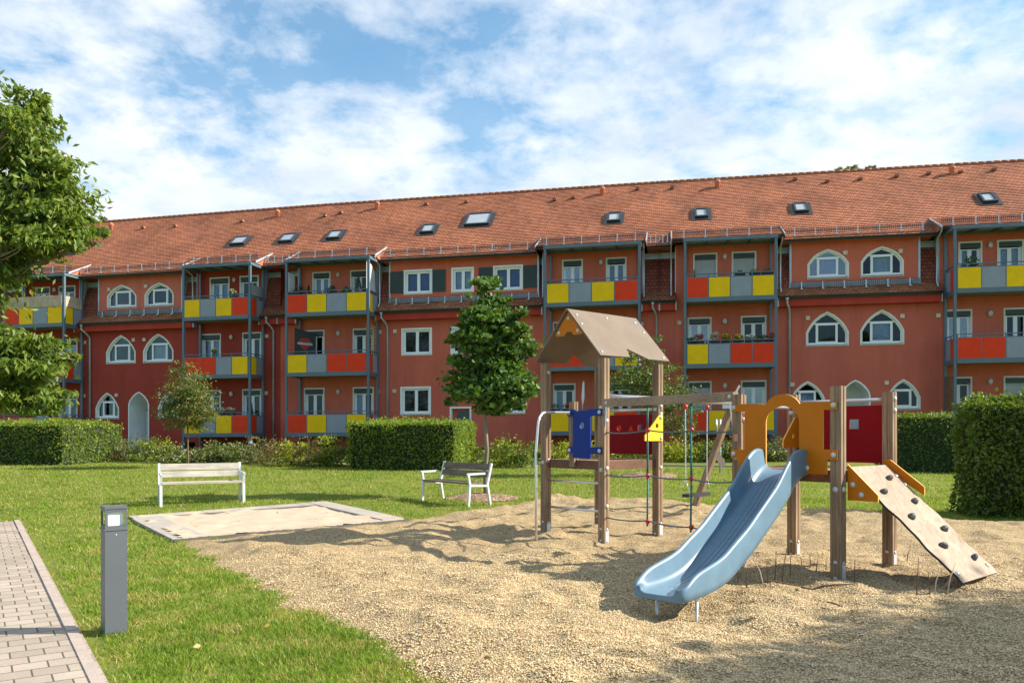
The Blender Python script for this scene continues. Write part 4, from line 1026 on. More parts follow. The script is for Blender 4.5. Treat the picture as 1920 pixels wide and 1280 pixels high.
# ---------------- grass blades
def grass():
    P = []; Hh = []
    # bands of depth with falling density
    for y0, y1, den, hh in ((4.6, 6.5, 5200, .036), (6.5, 9, 2900, .036), (9, 13, 1350, .036), (13, 18, 620, .04), (18, 30, 230, .05)):
        x0, x1 = -.68*y1, .68*y1; n = int(den*(x1-x0)*(y1-y0)); q = np.stack([rng.uniform(x0, x1, n), rng.uniform(y0, y1, n)], 1)
        x, y = q[:, 0], q[:, 1]
        dg = dpoly(x, y, GRAV)+(vn(x, y, 3.1)-.5)*.28+(vn(x, y, 9)-.5)*.12
        ok = (np.abs(x) < .66*y) & (dg < .03+.10*rng.random(n)**3) & ~inpoly(x, y, PATH) & ~inpoly(x, y, SB)
        ok &= (y < 28.0-.2*x*.6)
        th = vn(x, y, 1.7)*.55+vn(x, y, 5.3)*.45; ok &= rng.random(n) < np.clip(th*1.9-.12, .12, 1)
        dp_ = dpoly(x, y, PATH); ok &= ~((dp_ > -.12) & (rng.random(n) < .85))
        P.append(q[ok]); Hh.append(hh*(.55+.8*th[ok]))
    P = np.concatenate(P); Hh = np.concatenate(Hh); n = len(P); z = zgn(P[:, 0], P[:, 1])-.012
    c = np.stack([P[:, 0], P[:, 1], z], 1); a = rng.random(n)*2*np.pi; ln = rng.normal(size=(n, 2))*.55
    h = Hh*(.6+.9*rng.random(n)); w = .0032*(1+P[:, 1]*.11); s = np.stack([np.cos(a), np.sin(a), a*0], 1)*w[:, None]
    t = c+np.stack([ln[:, 0]*h, ln[:, 1]*h, h], 1)
    V = np.stack([c-s, c+s, t], 1).reshape(-1, 3); F = np.arange(3*n).reshape(-1, 3)
    m, tt, b = new_mat('grass_blades'); geo = tt.n('NewGeometry'); co = tt.n('TexCoord').outputs['Object']
    pt = tt.ramp(tt.noise(co, .75, 6, .65), [(.34, 0), (.66, 1)]); p2 = tt.ramp(tt.noise(co, 3.0, 5, .7), [(.35, 0), (.65, 1)])
    f = tt.math('ADD', tt.math('MULTIPLY', geo.outputs['Random Per Island'], .45), tt.math('MULTIPLY', pt, .35)); f = tt.math('ADD', f, tt.math('MULTIPLY', p2, .2))
    cc = tt.mix(f, (.085, .170, .018), (.255, .350, .045)); dry = tt.ramp(tt.noise(co, 1.9, 6, .7), [(.47, .05), (.63, .66)])
    k = tt.math('LESS_THAN', tt.n('NewGeometry').outputs['Random Per Island'], dry); cc = tt.mix(k, cc, (.42, .35, .14))
    tt.l(cc, b.inputs['Base Color']); b.inputs['Roughness'].default_value = .6; b.inputs['Specular IOR Level'].default_value = .25
    tr = tt.n('BsdfTranslucent'); tt.l(tt.mix(1.0, cc, (1.3, 1.3, .6), 'MULTIPLY'), tr.inputs[0]); mx = tt.n('MixShader'); mx.inputs[0].default_value = .4
    tt.l(b.outputs[0], mx.inputs[1]); tt.l(tr.outputs[0], mx.inputs[2]); tt.l(mx.outputs[0], m.node_tree.nodes['Material Output'].inputs[0])
    o = big_mesh('grass', V, F, [m]); tag(o, 'short mown grass of the lawn around the gravel and sandbox', 'grass', kind='stuff'); print('GRASS', n)
grass()
# loose pebbles lying on the gravel near the camera
def pebbles():
    n = 80000; y = 4.7+(rng.random(n)**1.5)*5.2; x = rng.uniform(-.66, .68, n)*y; d = dpoly(x, y, GRAV)+(vn(x, y, 3.1)-.5)*.28
    ok = d > -.12*rng.random(n)**2; x, y, d = x[ok], y[ok], d[ok]; n = len(x); z = np.where(d > -.05, grav_z(x, y, d+0), zgn(x, y))+.002
    s = .0062*(.6+.9*rng.random(n))*(1+.04*y); base = np.array([(1, 0, 0), (0, 1, 0), (-1, 0, 0), (0, -1, 0), (0, 0, 1), (.7, .7, -.3)], float)[:5]
    a = rng.random(n)*6.28; ca, sa = np.cos(a), np.sin(a); asp = .55+.4*rng.random(n); V = np.zeros((n, 5, 3))
    for k in range(5):
        bx_, by_, bz_ = base[k]; qx = bx_*s; qy = by_*s*asp; V[:, k, 0] = x+qx*ca-qy*sa; V[:, k, 1] = y+qx*sa+qy*ca; V[:, k, 2] = z+(bz_*.75-.05)*s
    i = np.arange(n)*5; F = np.concatenate([np.stack([i+p, i+q, i+4], 1) for p, q in ((0, 1), (1, 2), (2, 3), (3, 0))], 0)
    m, t, b = new_mat('pebbles'); r = t.n('NewGeometry').outputs['Random Per Island']; k = t.n('ValToRGB'); t.l(r, k.inputs[0]); e = k.color_ramp.elements
    for _ in range(3): e.new(.5)
    for j, (p, c) in enumerate([(0, (.19, .105, .045)), (.2, (.38, .26, .125)), (.5, (.51, .37, .195)), (.8, (.60, .47, .275)), (1, (.71, .60, .40))]): e[j].position = p; e[j].color = (*c, 1)
    t.l(k.outputs[0], b.inputs['Base Color']); b.inputs['Roughness'].default_value = .7
    tag(big_mesh('pebbles', V.reshape(-1, 3), F, [m]), 'loose round pebbles on top of the tan gravel', 'pebbles', kind='stuff')
pebbles()
# ================================================================== playground
W_post = wood('post_wood', (.155, .092, .056), (.38, .26, .165)); W_postx = wood('beam_wood', (.18, .130, .090), (.36, .27, .19), 0)
W_board = mat('roof_board', (.175, .132, .100), .8, var=.12, vscale=2.5, bump=.3, fine=.10); W_ramp = wood('ramp_board', (.26, .185, .135), (.42, .32, .245), 1, scale=.5)
W_deck = wood('deck_wood', (.20, .12, .075), (.36, .24, .16), 1); W_redw = wood('deck_edge', (.10, .045, .028), (.19, .095, .06), 0)
M_blue = mat('board_blue', (.005, .032, .22), .55, var=.06, fine=.04, spec=.2); M_orange = mat('board_orange', (.50, .150, .003), .55, var=.06, fine=.04, spec=.2)
M_redb = mat('board_red', (.24, .004, .008), .6, var=.06, fine=.04, spec=.12); M_yel = mat('board_yellow', (.86, .52, .012), .45, var=.05, fine=.04)
M_oedge = mat('board_orange_edge', (.70, .34, .08), .6)
M_tube = mat('steel_tube', (.62, .62, .62), .32, .75, var=.06, vscale=20); M_cap = mat('bolt_cap', (.50, .50, .50), .35, .3)
M_slide = mat('slide_blue', (.118, .205, .285), .36, var=.10, vscale=4, spec=.35, fine=.05)
M_rope = mat('rope_teal', (.018, .17, .18), .8, bump=.6, bscale=150); M_roped = mat('rope_grey', (.10, .14, .15), .8, bump=.6, bscale=150); M_knot = mat('knot_red', (.50, .025, .03), .4)
M_hold = mat('hold_dark', (.045, .055, .055), .6, bump=.6, bscale=60); M_foot = mat('foot_steel', (.62, .66, .70), .4, .5)
T1 = Vector((1.32, 11.9, 0)); T2 = Vector((3.38, 9.03, 0)); Hs = .58; DK = 1.17
def F_(o): return frame(o, E1, E2)
PG = empty('play_structure', tuple(T2), 'wooden climbing structure with two towers, brown pitched roof, orange arch and blue slide', 'playground equipment')
def profile(w, g=.010, c=.008):
    h = w/2
    P = []
    for k in range(4):
        a = k*math.pi/2; ca, sa = math.cos(a), math.sin(a)
        for x, y in ((h, -h+c), (h, -.011), (h-g, 0), (h, .011), (h, h-c), (h-c, h)): P.append((x*ca-y*sa, x*sa+y*ca))
    return P
def post(o, a, b, z0, z1, w=.118, caps=(), name='post', foot=True, parent=None):
    T = frame(o+E1*a+E2*b, E1, E2); mb = MB(T)
    mb.prism(profile(w), z0, z1-.008, 0, 'xy'); mb.prism([(x*.94, y*.94) for x, y in profile(w)], z1-.008, z1, 0, 'xy')
    h = w/2
    if foot:
        mb.box(h-.002, h+.006, -.035, .035, z0, .34, 2); mb.box(-.035, .035, h-.002, h+.006, z0, .22, 2)
        for z in (.10, .26): mb.dome((h+.006, 0, z), (1, 0, 0), .022, 1); mb.dome((0, h, z-.03), (0, 1, 0), .024, 1); mb.dome((-h, 0, z-.02), (-1, 0, 0), .022, 1)
    for (n, z) in caps:
        mb.dome((n[0]*h, n[1]*h, z), (*n, 0), .032, 1)
    return mb.build(name, [W_post, M_cap, M_foot], parent or PG)
C = [(-Hs, -Hs), (-Hs, Hs), (Hs, Hs), (Hs, -Hs)]   # a, b, c, d
# ---- roofed tower
post(T1, *C[0], -.2, 2.58, caps=[((-1, 0), 1.85), ((-1, 0), 1.12), ((0, 1), 1.15), ((0, 1), 2.45)])
post(T1, *C[1], -.2, 2.58, caps=[((0, 1), 1.97), ((0, 1), 1.72), ((0, 1), 1.07), ((-1, 0), 1.9), ((-1, 0), 1.05), ((0, 1), .55)])
post(T1, *C[2], -.2, 2.56, caps=[((0, 1), 1.95), ((0, 1), 1.83), ((0, 1), 1.05), ((-1, 0), 1.9)])
post(T1, *C[3], -.2, 2.56)
post(T1, -Hs, .0, DK-.1, 2.0, .10, foot=False, caps=[((-1, 0), 1.83), ((-1, 0), 1.29)])
TF1 = F_(T1); TF2 = F_(T2)
def platform(TF):
    mb = MB(TF); n = 9
    for i in range(n):
        a = -Hs+.0+(2*Hs)*i/n; mb.box(a+.004, a+2*Hs/n-.004, -Hs+.062, Hs-.062, DK-.03, DK)
    e = Hs
    mb.box(-e+.06, e-.06, e-.045, e-.0, DK-.125, DK-.005, 1); mb.box(-e+.06, e-.06, -e, -e+.045, DK-.125, DK-.005, 1)
    mb.box(-e-.0, -e+.045, -e+.06, e-.06, DK-.125, DK-.004, 1); mb.box(e-.045, e, -e+.06, e-.06, DK-.125, DK-.004, 1)
    return mb.build('platform', [W_deck, W_redw], PG)
platform(TF1); platform(TF2)
# roof: two boards on a ridge along E1
ZR, ZE, RO = 3.30, 2.60, .64
def roof_board(sgn):
    L = math.hypot(RO, ZR-ZE); tb = (ZR-ZE)/L; hb = RO/L
    def T(a, s, c): return TF1(a, sgn*(s*hb+c*tb), ZR-s*tb+c*hb)
    mb = MB(T); a0, a1 = -Hs-.14, Hs+.18
    w = a1-a0
    P = [(a0, 0), (a1, 0), (a1, L), (a0+w*.68, L), (a0+w*.455, L-.19), (a0+w*.41, L-.01), (a0, L+.003)]
    mb.prism(P, 0, .02, 0, 'xy')
    for x, y in ((a0+.07, L-.07), (a1-.09, L-.07), (a0+.10, .12), (a1-.12, .12), (a0+w*.5, .10), (a0+.07, L*.33), (a1-.1, L*.36)): mb.dome((x, y, .02), (0, 0, 1), .024, 1)
    return mb.build('roof_board', [W_board, M_cap], PG)
roof_board(1); roof_board(-1)
def disc_hole(P, hole):
    """bridge between an outline and a hole: returns ring-style triangulation via bmesh"""
    bm = bmesh.new(); vo = [bm.verts.new((a, 0, b)) for a, b in P]; eo = [bm.edges.new((vo[i], vo[(i+1) % len(vo)])) for i in range(len(vo))]
    es = eo[:]
    for h in hole:
        vh = [bm.verts.new((a, 0, b)) for a, b in h]; es += [bm.edges.new((vh[i], vh[(i+1) % len(vh)])) for i in range(len(vh))]
    bmesh.ops.triangle_fill(bm, edges=es, use_beauty=True); bm.verts.index_update()
    V = [(v.co.x, v.co.z) for v in bm.verts]; F = [[v.index for v in f.verts] for f in bm.faces]; B = [[v.index for v in e.verts] for e in bm.edges if len(e.link_faces) == 1]; bm.free(); return V, F, B
def board(T, P, holes=(), th=.019, mats=None, caps=(), name='panel', cap_out=True, parent=None):
    """flat board in the plane (s,z) of frame T(s, out, z)"""
    V, F, B = disc_hole(P, holes); n = len(V); mb = MB(T)
    mb.add([(a, 0, b) for a, b in V]+[(a, th, b) for a, b in V], F+[[i+n for i in f][::-1] for f in F], 0); mb.add([(a, 0, b) for a, b in V]+[(a, th, b) for a, b in V], [(a, b, b+n, a+n) for a, b in B], 1)
    for s, z in caps: mb.dome((s, th, z), (0, 1, 0), .030, 2)
    return mb.build(name, list(mats)+([mats[0]] if len(mats) < 2 else [])+[M_cap], parent or PG)
def circ(cx, cz, r, n=18, sx=1): return [(cx+r*sx*math.cos(2*math.pi*k/n), cz+r*math.sin(2*math.pi*k/n)) for k in range(n)]
def side(o, which):
    """frame (s, out, z) on a side of a tower, seen from outside; s runs with the named axis"""
    if which == 'ab': return frame(o-E1*(Hs+.061), E2, -E1)
    if which == 'bc': return frame(o+E2*(Hs+.061), E1, E2)
    if which == 'dc': return frame(o+E1*(Hs-.0), E2, E1)
    if which == 'ad': return frame(o-E2*(Hs+.061), E1, -E2)
# ridge gable pieces (orange triangle near the ridge)
for e in (-Hs-.09, Hs+.10):
    T = frame(T1+E1*e, E2, -E1); board(T, [(0, ZR-.035), (-.27, ZR-.335), (-.24, ZR-.36), (-.10, ZR-.36), (-.06, ZR-.31), (.06, ZR-.31), (.10, ZR-.36), (.24, ZR-.36), (.27, ZR-.335)], [], mats=(M_orange, M_oedge), caps=[(-.19, ZR-.31), (.19, ZR-.31), (0, ZR-.12)], name='gable_panel')
board(side(T1, 'ab'), [(.06, 1.20), (.40, 1.20), (.40, 1.265), (.61, 1.265), (.61, 1.36), (.40, 1.36), (.40, 1.79), (.61, 1.79), (.61, 1.885), (.36, 1.885), (.33, 1.865), (.12, 1.865), (.10, 1.885), (-.05, 1.885), (-.05, 1.79), (.06, 1.79), (.06, 1.36), (-.05, 1.36), (-.05, 1.265), (.06, 1.265)],
      [circ(.24, 1.66, .05, 16, .85)], mats=(M_blue,), caps=[(-.01, 1.84), (.57, 1.84), (-.01, 1.31), (.57, 1.31)], name='panel')
tag(PG.children[-1], 'blue panel with a small round hole')
T = side(T1, 'dc')
board(T, [(-.52, 1.235), (.52, 1.235), (.52, 1.83), (-.52, 1.83)], [circ(.05-.22, 1.63, .045), [(.01, 1.585), (.12, 1.585), (.065, 1.68)], [(.20, 1.59), (.29, 1.59), (.29, 1.68), (.20, 1.68)]], mats=(M_redb,), name='panel'); tag(PG.children[-1], 'dark red panel with three small cut-outs')
T = side(T1, 'bc')
board(T, [(.60, 1.44), (.20, 1.44), (.20, 1.52), (.50, 1.80), (.54, 1.82), (.60, 1.82)], [circ(.47, 1.66, .035)], mats=(M_yel,), caps=[(.55, 1.78), (.56, 1.48)], name='panel'); tag(PG.children[-1], 'small yellow corner panel')
def tube(o, pts, r=.019, name='rail', m=None):
    mb = MB(F_(o)); mb.tube(pts, r, 12); return mb.build(name, m or M_tube, PG)
tube(T1, [(Hs, -Hs+.05, 1.90), (Hs, Hs-.05, 1.90)]); tube(T1, [(-Hs, -Hs+.05, .86), (-Hs, Hs-.05, .86)], .017, 'rung'); tube(T1, [(-Hs, -Hs+.05, .47), (-Hs, Hs-.05, .47)], .017, 'rung')
pts = [(-Hs-.05, .02, 1.845), (-1.25, .12, 1.835)]+[(-1.25-.2*math.sin(t), .12+.07*math.sin(t), 1.635+.2*math.cos(t)) for t in (.4, .8, 1.2, 1.57)]+[(-1.50, .205, 1.3), (-1.50, .21, .7), (-1.50, .215, -.1)]
tube(T1, pts, .018, 'grab_rail')
# ---- slide tower
post(T2, *C[0], -.2, 1.985, caps=[((-1, 0), 1.28), ((0, 1), 1.78), ((0, 1), 1.70)]); post(T2, *C[1], -.2, 2.03, caps=[((-1, 0), .98), ((0, 1), .98)])
post(T2, *C[2], -.2, 2.01, caps=[((0, 1), 1.93), ((0, 1), 1.80)]); post(T2, *C[3], -.2, 2.02, caps=[((-1, 0), 1.93), ((-1, 0), 1.80)])
arc_o = [(.0+.235*math.cos(t), 1.745+.225*math.sin(t)) for t in np.linspace(math.pi*.17, math.pi*.83, 13)]
arc_i = [(.0+.195*math.cos(t), 1.66+.18*math.sin(t)) for t in np.linspace(0, math.pi, 15)]
P = [(.60, 1.79), (.60, 1.875), (.30, 1.875), (.25, 1.868)]+arc_o+[(-.25, 1.868), (-.30, 1.875), (-.63, 1.875), (-.63, 1.79), (-.46, 1.79), (-.46, 1.37), (-.63, 1.37), (-.63, 1.27), (-.56, 1.27), (-.50, 1.13), (-.24, 1.13), (-.195, 1.2)]+arc_i[::-1]+[(.195, 1.2), (.24, 1.13), (.50, 1.13), (.50, 1.28), (.61, 1.28), (.61, 1.385), (.46, 1.385), (.46, 1.79)]
board(side(T2, 'ab'), P, [], mats=(M_orange, M_oedge), caps=[(.57, 1.835), (.57, 1.33), (-.60, 1.835), (-.60, 1.32), (.28, 1.19), (-.28, 1.19)], name='arch_panel')
T = side(T2, 'dc'); board(T, [(-.52, 1.215), (.52, 1.215), (.52, 1.865), (-.52, 1.865)], [[(.12, 1.60), (.23, 1.60), (.23, 1.71), (.12, 1.71)]], mats=(M_redb,), name='panel'); tag(PG.children[-1], 'dark red panel with a square window')
tube(T2, [(Hs-.02, -Hs+.05, 1.925), (Hs-.02, Hs-.05, 1.925)]); tube(T2, [(-Hs+.05, -Hs, 1.86), (Hs-.05, -Hs, 1.86)])
board(frame(T2-E2*(Hs-.08), E1, -E2), [(.60, 1.38), (.22, 1.38), (.22, 1.47), (.48, 1.74), (.60, 1.76)], [circ(.42, 1.52, .03)], mats=(M_orange, M_oedge), name='panel'); tag(PG.children[-1], 'small orange corner panel')
# ---- beam and net
pb = T1-E1*Hs+E2*Hs; pa = T2-E1*Hs-E2*Hs; db = (pa-pb); Lb = db.length; du = db.normalized(); dn = Vector((du.y, -du.x, 0))
Tb = frame(pb, du, dn)
mb = MB(Tb); mb.prism([(-.045, -.04), (-.045, .04), (-.04, .045), (.04, .045), (.045, .04), (.045, -.04), (.04, -.045), (-.04, -.045)], .05, Lb-.05, 0, 'yz')
mb2 = MB(Tb)
bm_ = MB(Tb); bm_.add([(x, y, 1.965+z) for x in (.05, Lb-.05) for y, z in ((-.045, -.055), (.045, -.055), (.045, .045), (.035, .055), (-.035, .055), (-.045, .045))], [(0, 1, 2, 3, 4, 5), (11, 10, 9, 8, 7, 6)]+[(i, i+6, (i+1) % 6+6, (i+1) % 6) for i in range(6)], 0)
for x in (.10, Lb-.10): bm_.dome((x, .045, 1.965), (0, 1, 0), .028, 1); bm_.bar((x if x < 1 else x, .035, 1.92), ((x+.0-.04) if x < 1 else x+.05, .035, 1.64), .006, .04, 2)
bm_.build('beam', [W_postx, M_cap, M_foot], PG)
net = MB(Tb); ks = (.37*Lb, .69*Lb)
def sag(a, b, s, n=7): a = Vector(a); b = Vector(b); return [a.lerp(b, i/n)-Vector((0, 0, s*4*(i/n)*(1-i/n))) for i in range(n+1)]
for z in (1.58, 1.0, .42):
    P = [(.05, 0, z-.02), (ks[0], 0, z+.01), (ks[1], 0, z), (Lb-.05, 0, z-.0)]
    for a, b in zip(P[:-1], P[1:]): net.tube(sag(a, b, .022), .010, 6, 1)
for k, x in enumerate(ks):
    P = [(x, 0, 1.91), (x+.01, .015, 1.59), (x-.01, -.01, 1.0), (x, .01, .36)]
    for a, b in zip(P[:-1], P[1:]): net.tube([a, b], .012, 6, 0)
no = net.build('climbing_net', [M_rope, M_roped], PG)
for x in ks:
    for z in (1.59, 1.005, .42): mb = MB(Tb); mb.ball((x, 0, z), .032, .032, .036, 0, 10, 7); mb.build('knot', M_knot, no)
# ---- slide
top = T2-E1*(Hs+.0); end = Vector((1.19, 6.62, 0)); sd_ = (end-top); SL = sd_.length; sdir = sd_.normalized(); sn = Vector((sdir.y, -sdir.x, 0))   # sn points to the slide's left seen from camera side
kx = [0, .12, .28, .45, .70, 1.37, 1.85, 2.05, 2.25, 2.45, 2.66]; kz = [1.165, 1.16, 1.11, 1.00, .83, .485, .29, .25, .232, .228, .225]
kh = [.20, .24, .25, .23, .215, .205, .205, .20, .19, .16, .05]
def cub(x, X, Y):
    return float(np.interp(x, X, Y))
ns = 64; V = []; TS = frame(top, sdir, sn)
sm_x = np.linspace(0, SL, ns+1); zz = np.interp(sm_x/SL*2.66, kx, kz); hh = np.interp(sm_x/SL*2.66, kx, kh)
for _ in range(6): zz[1:-1] = (zz[:-2]+zz[1:-1]*2+zz[2:])/4; hh[1:-1] = (hh[:-2]+hh[1:-1]*2+hh[2:])/4
prof = None
for i, x in enumerate(sm_x):
    z, h = zz[i], hh[i]; sl = (zz[min(i+1, ns)]-zz[max(i-1, 0)])/(sm_x[min(i+1, ns)]-sm_x[max(i-1, 0)]); e = (x-(SL-.10))/.10 if x > SL-.10 else 0; nar = 1-.12*e*e
    fl = 1+.10*max(0, 1-x/.3)
    P = [(-.245, -.035), (-.25, .02), (-.25, h-.03), (-.245, h-.008), (-.232, h), (-.216, h-.006), (-.208, h-.03), (-.195, .06), (-.175, .018), (-.14, .0), (0, -.003), (.14, .0), (.175, .018), (.195, .06), (.208, h-.03), (.216, h-.006), (.232, h), (.245, h-.008), (.25, h-.03), (.25, .02), (.245, -.035), (.20, -.06), (0, -.065), (-.20, -.06)]
    k_ = 1/math.sqrt(1+sl*sl)
    for s, q in P:
        V.append(tuple(TS(x-(q*(-sl)*k_*-.35 if q > .03 else 0), s*nar*fl, z+max(q, -.04-.03*(1-e))/max(.75, k_))))
m_ = len(P); F = [(i*m_+k, i*m_+(k+1) % m_, (i+1)*m_+(k+1) % m_, (i+1)*m_+k) for i in range(ns) for k in range(m_)]
F += [tuple(range(m_))[::-1], tuple(ns*m_+k for k in range(m_))]
so_ = mesh_obj('slide', V, F, [M_slide], PG, smooth=True)
for p in so_.data.polygons[-2:]: p.use_smooth = False
rb = MB(TS)   # fine ribs along the bed
for s in (-.09, -.045, 0, .045, .09):
    rb.tube([(x, s, np.interp(x, sm_x, zz)+.001) for x in np.linspace(.35, SL-.35, 30)], .0016, 5)
rb.build('bed_rib', M_slide, so_)
for s in (-.19, .19):
    lg = MB(TS); lg.tube([(SL-.32, s, -.35), (SL-.32, s, .21)], .013, 8); lg.tube([(SL-.32, s, .15), (SL-.32, s, .18)], .02, 8)
    lg.build('slide_leg', M_foot, so_)
# ---- climbing ramp
ang = math.atan2(DK-.135, 1.10); Lr = math.hypot(DK-.135, 1.10)
TR_ = lambda s, t, c: T2+E2*(Hs+.03+t*math.cos(ang)+c*math.sin(ang))+E1*s+Vector((0, 0, DK+.035-t*math.sin(ang)+c*math.cos(ang)))
def edge(sg, n=44):
    out = []
    for i in range(n+1):
        t = i/n; w = .44 if sg < 0 else .435
        w += 0 if t < .22 or t > .97 else (.018*math.sin((t-.22)*15)+.008*math.sin(t*37))*(1 if sg < 0 else -1)
        out.append((sg*w, t*Lr))
    return out
mb = MB(TR_); P = edge(-1)+edge(1)[::-1]
bm = edge(-1); bm2 = edge(1); V = []; F = []
for i in range(len(bm)): V += [(bm[i][0], bm[i][1], 0), (bm2[i][0], bm2[i][1], 0), (bm2[i][0], bm2[i][1], -.022), (bm[i][0], bm[i][1], -.022)]
for i in range(len(bm)-1):
    a = 4*i; F += [(a, a+4, a+5, a+1)]
n0 = len(bm)
mb.add(V, F, 0); mb.add(V, [(4*i+1, 4*i+5, 4*i+6, 4*i+2) for i in range(n0-1)]+[(4*i+2, 4*i+6, 4*i+7, 4*i+3) for i in range(n0-1)]+[(4*i+3, 4*i+7, 4*i+4, 4*i) for i in range(n0-1)]+[(4*n0-4, 4*n0-1, 4*n0-2, 4*n0-3), (0, 1, 2, 3)], 1)
for s, t in ((-.37, Lr-.10), (.37, Lr-.10), (.40, .17), (.40, .30)): mb.dome((s, t, 0), (0, 0, 1), .026, 2)
mb.bar((-.36, Lr-.10, -.02), (-.36, Lr-.08, -.25), .05, .03, 3); mb.bar((.36, Lr-.10, -.02), (.36, Lr-.08, -.25), .05, .03, 3)
ra = mb.build('climbing_ramp', [W_ramp, M_black, M_cap, W_post], PG)
for k, (a, t) in enumerate(((.70, .13), (.24, .245), (.74, .355), (.3, .475), (.77, .61), (.35, .73), (.79, .86))):
    hb = MB(TR_); s = -.44+a*.88; q = t*Lr; ph = random.uniform(-.5, .5)
    pts = []
    for (rr, hh_) in ((1, 0), (.92, .35), (.55, .8), (.12, 1)):
        for j in range(9):
            t_ = 2*math.pi*j/9; x = rr*.062*math.cos(t_)*(1+.1*math.sin(3*t_+k)); y = rr*.036*math.sin(t_)*(1+.12*math.cos(2*t_+k)); pts.append((s+x*math.cos(ph)-y*math.sin(ph), q+x*math.sin(ph)+y*math.cos(ph), .05*hh_))
    F = [(r*9+j, r*9+(j+1) % 9, (r+1)*9+(j+1) % 9, (r+1)*9+j) for r in range(3) for j in range(9)]+[tuple(27+j for j in range(9))]
    hb.add(pts, F, 0, False); hb.build('climbing_hold', M_hold, ra)
for sg in (-1, 1):
    T = frame(T2+E1*(-.50 if sg < 0 else .46)+E2*(Hs+.06), E2, E1)
    P = [(0.0, 1.235), (.31, .935), (.31, .87), (.0, .87)] if sg < 0 else [(-.08, 1.26), (.0, 1.26), (.04, 1.23), (.36, .98), (.36, .89), (.0, 1.12), (-.08, 1.14)]
    board(T, P, [], mats=(M_orange, M_oedge), name='side_plate', cap_out=True)
    o = PG.children[-1]
    cb = MB(T)
    for s, z in (((.05, 1.03), (.14, .93)) if sg < 0 else ()): cb.dome((s, -.001, z), (0, -1, 0), .030)
    if sg < 0: cb.build('bolt', M_cap, o)
# ---- swing frame fixed to the roofed tower
sw0 = T1+E1*Hs-E2*Hs; ap = Vector((4.2, 15.3, 0)); dsw = (ap-sw0).normalized(); LW = (ap-sw0).length; TW = frame(sw0, dsw, Vector((dsw.y, -dsw.x, 0)))
mb = MB(TW); mb.tube([(.05, 0, 2.13), (LW+.02, 0, 2.13)], .045, 12); mb.build('swing_beam', M_tube, PG)
for k, (px, py) in enumerate(((1297, 957), (1457, 971))):
    f = Vector(gpt(px, py)); f.z -= .1; t = ap+Vector((0, 0, 2.17)); d = (t-f).normalized(); tt = t+d*.10+(ap-f).normalized()*.0
    mb = MB(); mb.bar(f, tt, .11, .10, 0, tuple(dsw)); mb.build('swing_leg', W_post, PG)
mb = MB(TW); mb.box(LW-.12, LW+.10, -.16, .16, 2.02, 2.10); mb.bar((LW, -.02, 2.2), (LW+.02, .12, 2.45), .03, .03); mb.build('bracket', M_galv, PG)
sz = .42
xs_ = []
for px in (1285, 1326):
    a, b = 0., LW
    for _ in range(30):
        m = (a+b)/2; q = sw0+dsw*m
        if 960+1512*q.x/q.y < px: a = m
        else: b = m
    xs_.append(a)
xm = sum(xs_)/2; q = sw0+dsw*xm
SWG = empty('swing', (q.x, q.y, sz), 'black rubber swing seat hanging on two chains from the steel beam', 'swing')
mb = MB(TW); sw_ = (xs_[1]-xs_[0])/2+.02
P = [(xm+(sw_+.06)*math.cos(t), .12*math.sin(t)) for t in np.linspace(0, 2*math.pi, 20, endpoint=False)]; P = [(max(xm-sw_, min(xm+sw_, a)), b) for a, b in P]
mb.prism(P, sz, sz+.055, 0, 'xy'); mb.build('seat', M_black, SWG)
for sg, x in ((-1, xs_[0]), (1, xs_[1])):
    ch = MB(TW); z = 2.05; x2 = xm+sg*(sw_-.03)
    hooks = [(x, 0, 2.09), (x, 0, 2.0)]
    n = 44
    for i in range(n):
        t0, t1 = i/n, (i+.75)/n; zt = 2.0-(2.0-.75)*t0; zb_ = 2.0-(2.0-.75)*t1; xx = x+(x2-x)*t0; w = .006
        if i % 2: ch.box(xx-.010, xx+.010, -.003, .003, zb_-.012, zt)
        else: ch.box(xx-.003, xx+.003, -.010, .010, zb_-.012, zt)
    for s in (-1, 1): ch.tube([(x2, 0, .76), (x2, s*.09, sz+.05)], .004, 5)
    c = ch.build('chain', M_galv, SWG); mb = MB(TW); mb.ball((x, 0, 2.02), .045, .045, .05); mb.build('cap', M_knot, c)

# ================================================================== bollard lamps
def bollard(loc, label, rz=0, z0=0, group='square path lamps'):
    r = empty('bollard_lamp', loc, label, 'path lamp', group, rz); w, d = .078, .078
    mb = MB(); mb.box(-w, w, -d, d, -.15, .80); mb.prism([(-w-.006, -d-.006), (w+.006, -d-.006), (w+.006, d+.006), (-w-.006, d+.006)], .80, .815, 0, 'xy'); mb.dome((0, -d, .765), (0, -1, 0), .006, 1)
    mb.build('body', [M_boll, M_cap], r, world=False)
    h = MB()
    for x in (-w, w-.014):
        for y in (-d, d-.014): h.box(x, x+.014, y, y+.014, .815, .965)
    h.box(-w-.004, w+.004, -d-.004, d+.004, .965, .985)
    for a, b in ((.815, .835), (.945, .965)): h.box(-w+.014, w-.014, -d+.001, -d+.012, a, b); h.box(-w+.014, w-.014, d-.012, d-.001, a, b); h.box(-w+.001, -w+.012, -d+.014, d-.014, a, b); h.box(w-.012, w-.001, -d+.014, d-.014, a, b)
    h.build('lamp_head', M_boll, r, world=False)
    g = MB(); g.box(-.052, .052, -.052, .052, .835, .945); g.build('diffuser', M_opal, r, world=False)
    return r
M_boll = mat('bollard_grey', (.100, .113, .130), .5, .0, var=.05, fine=.05); M_opal = mat('opal_glass', (.86, .88, .90), .15, var=.02)
b0 = bollard((-3.11, 6.30, 0), 'tall dark grey square bollard lamp in the foreground grass beside the paved path', R(38))
def copy_tree(o, parent=None):
    c = o.copy(); COL.objects.link(c); c.parent = parent
    for ch in list(o.children): copy_tree(ch, c)
    return c
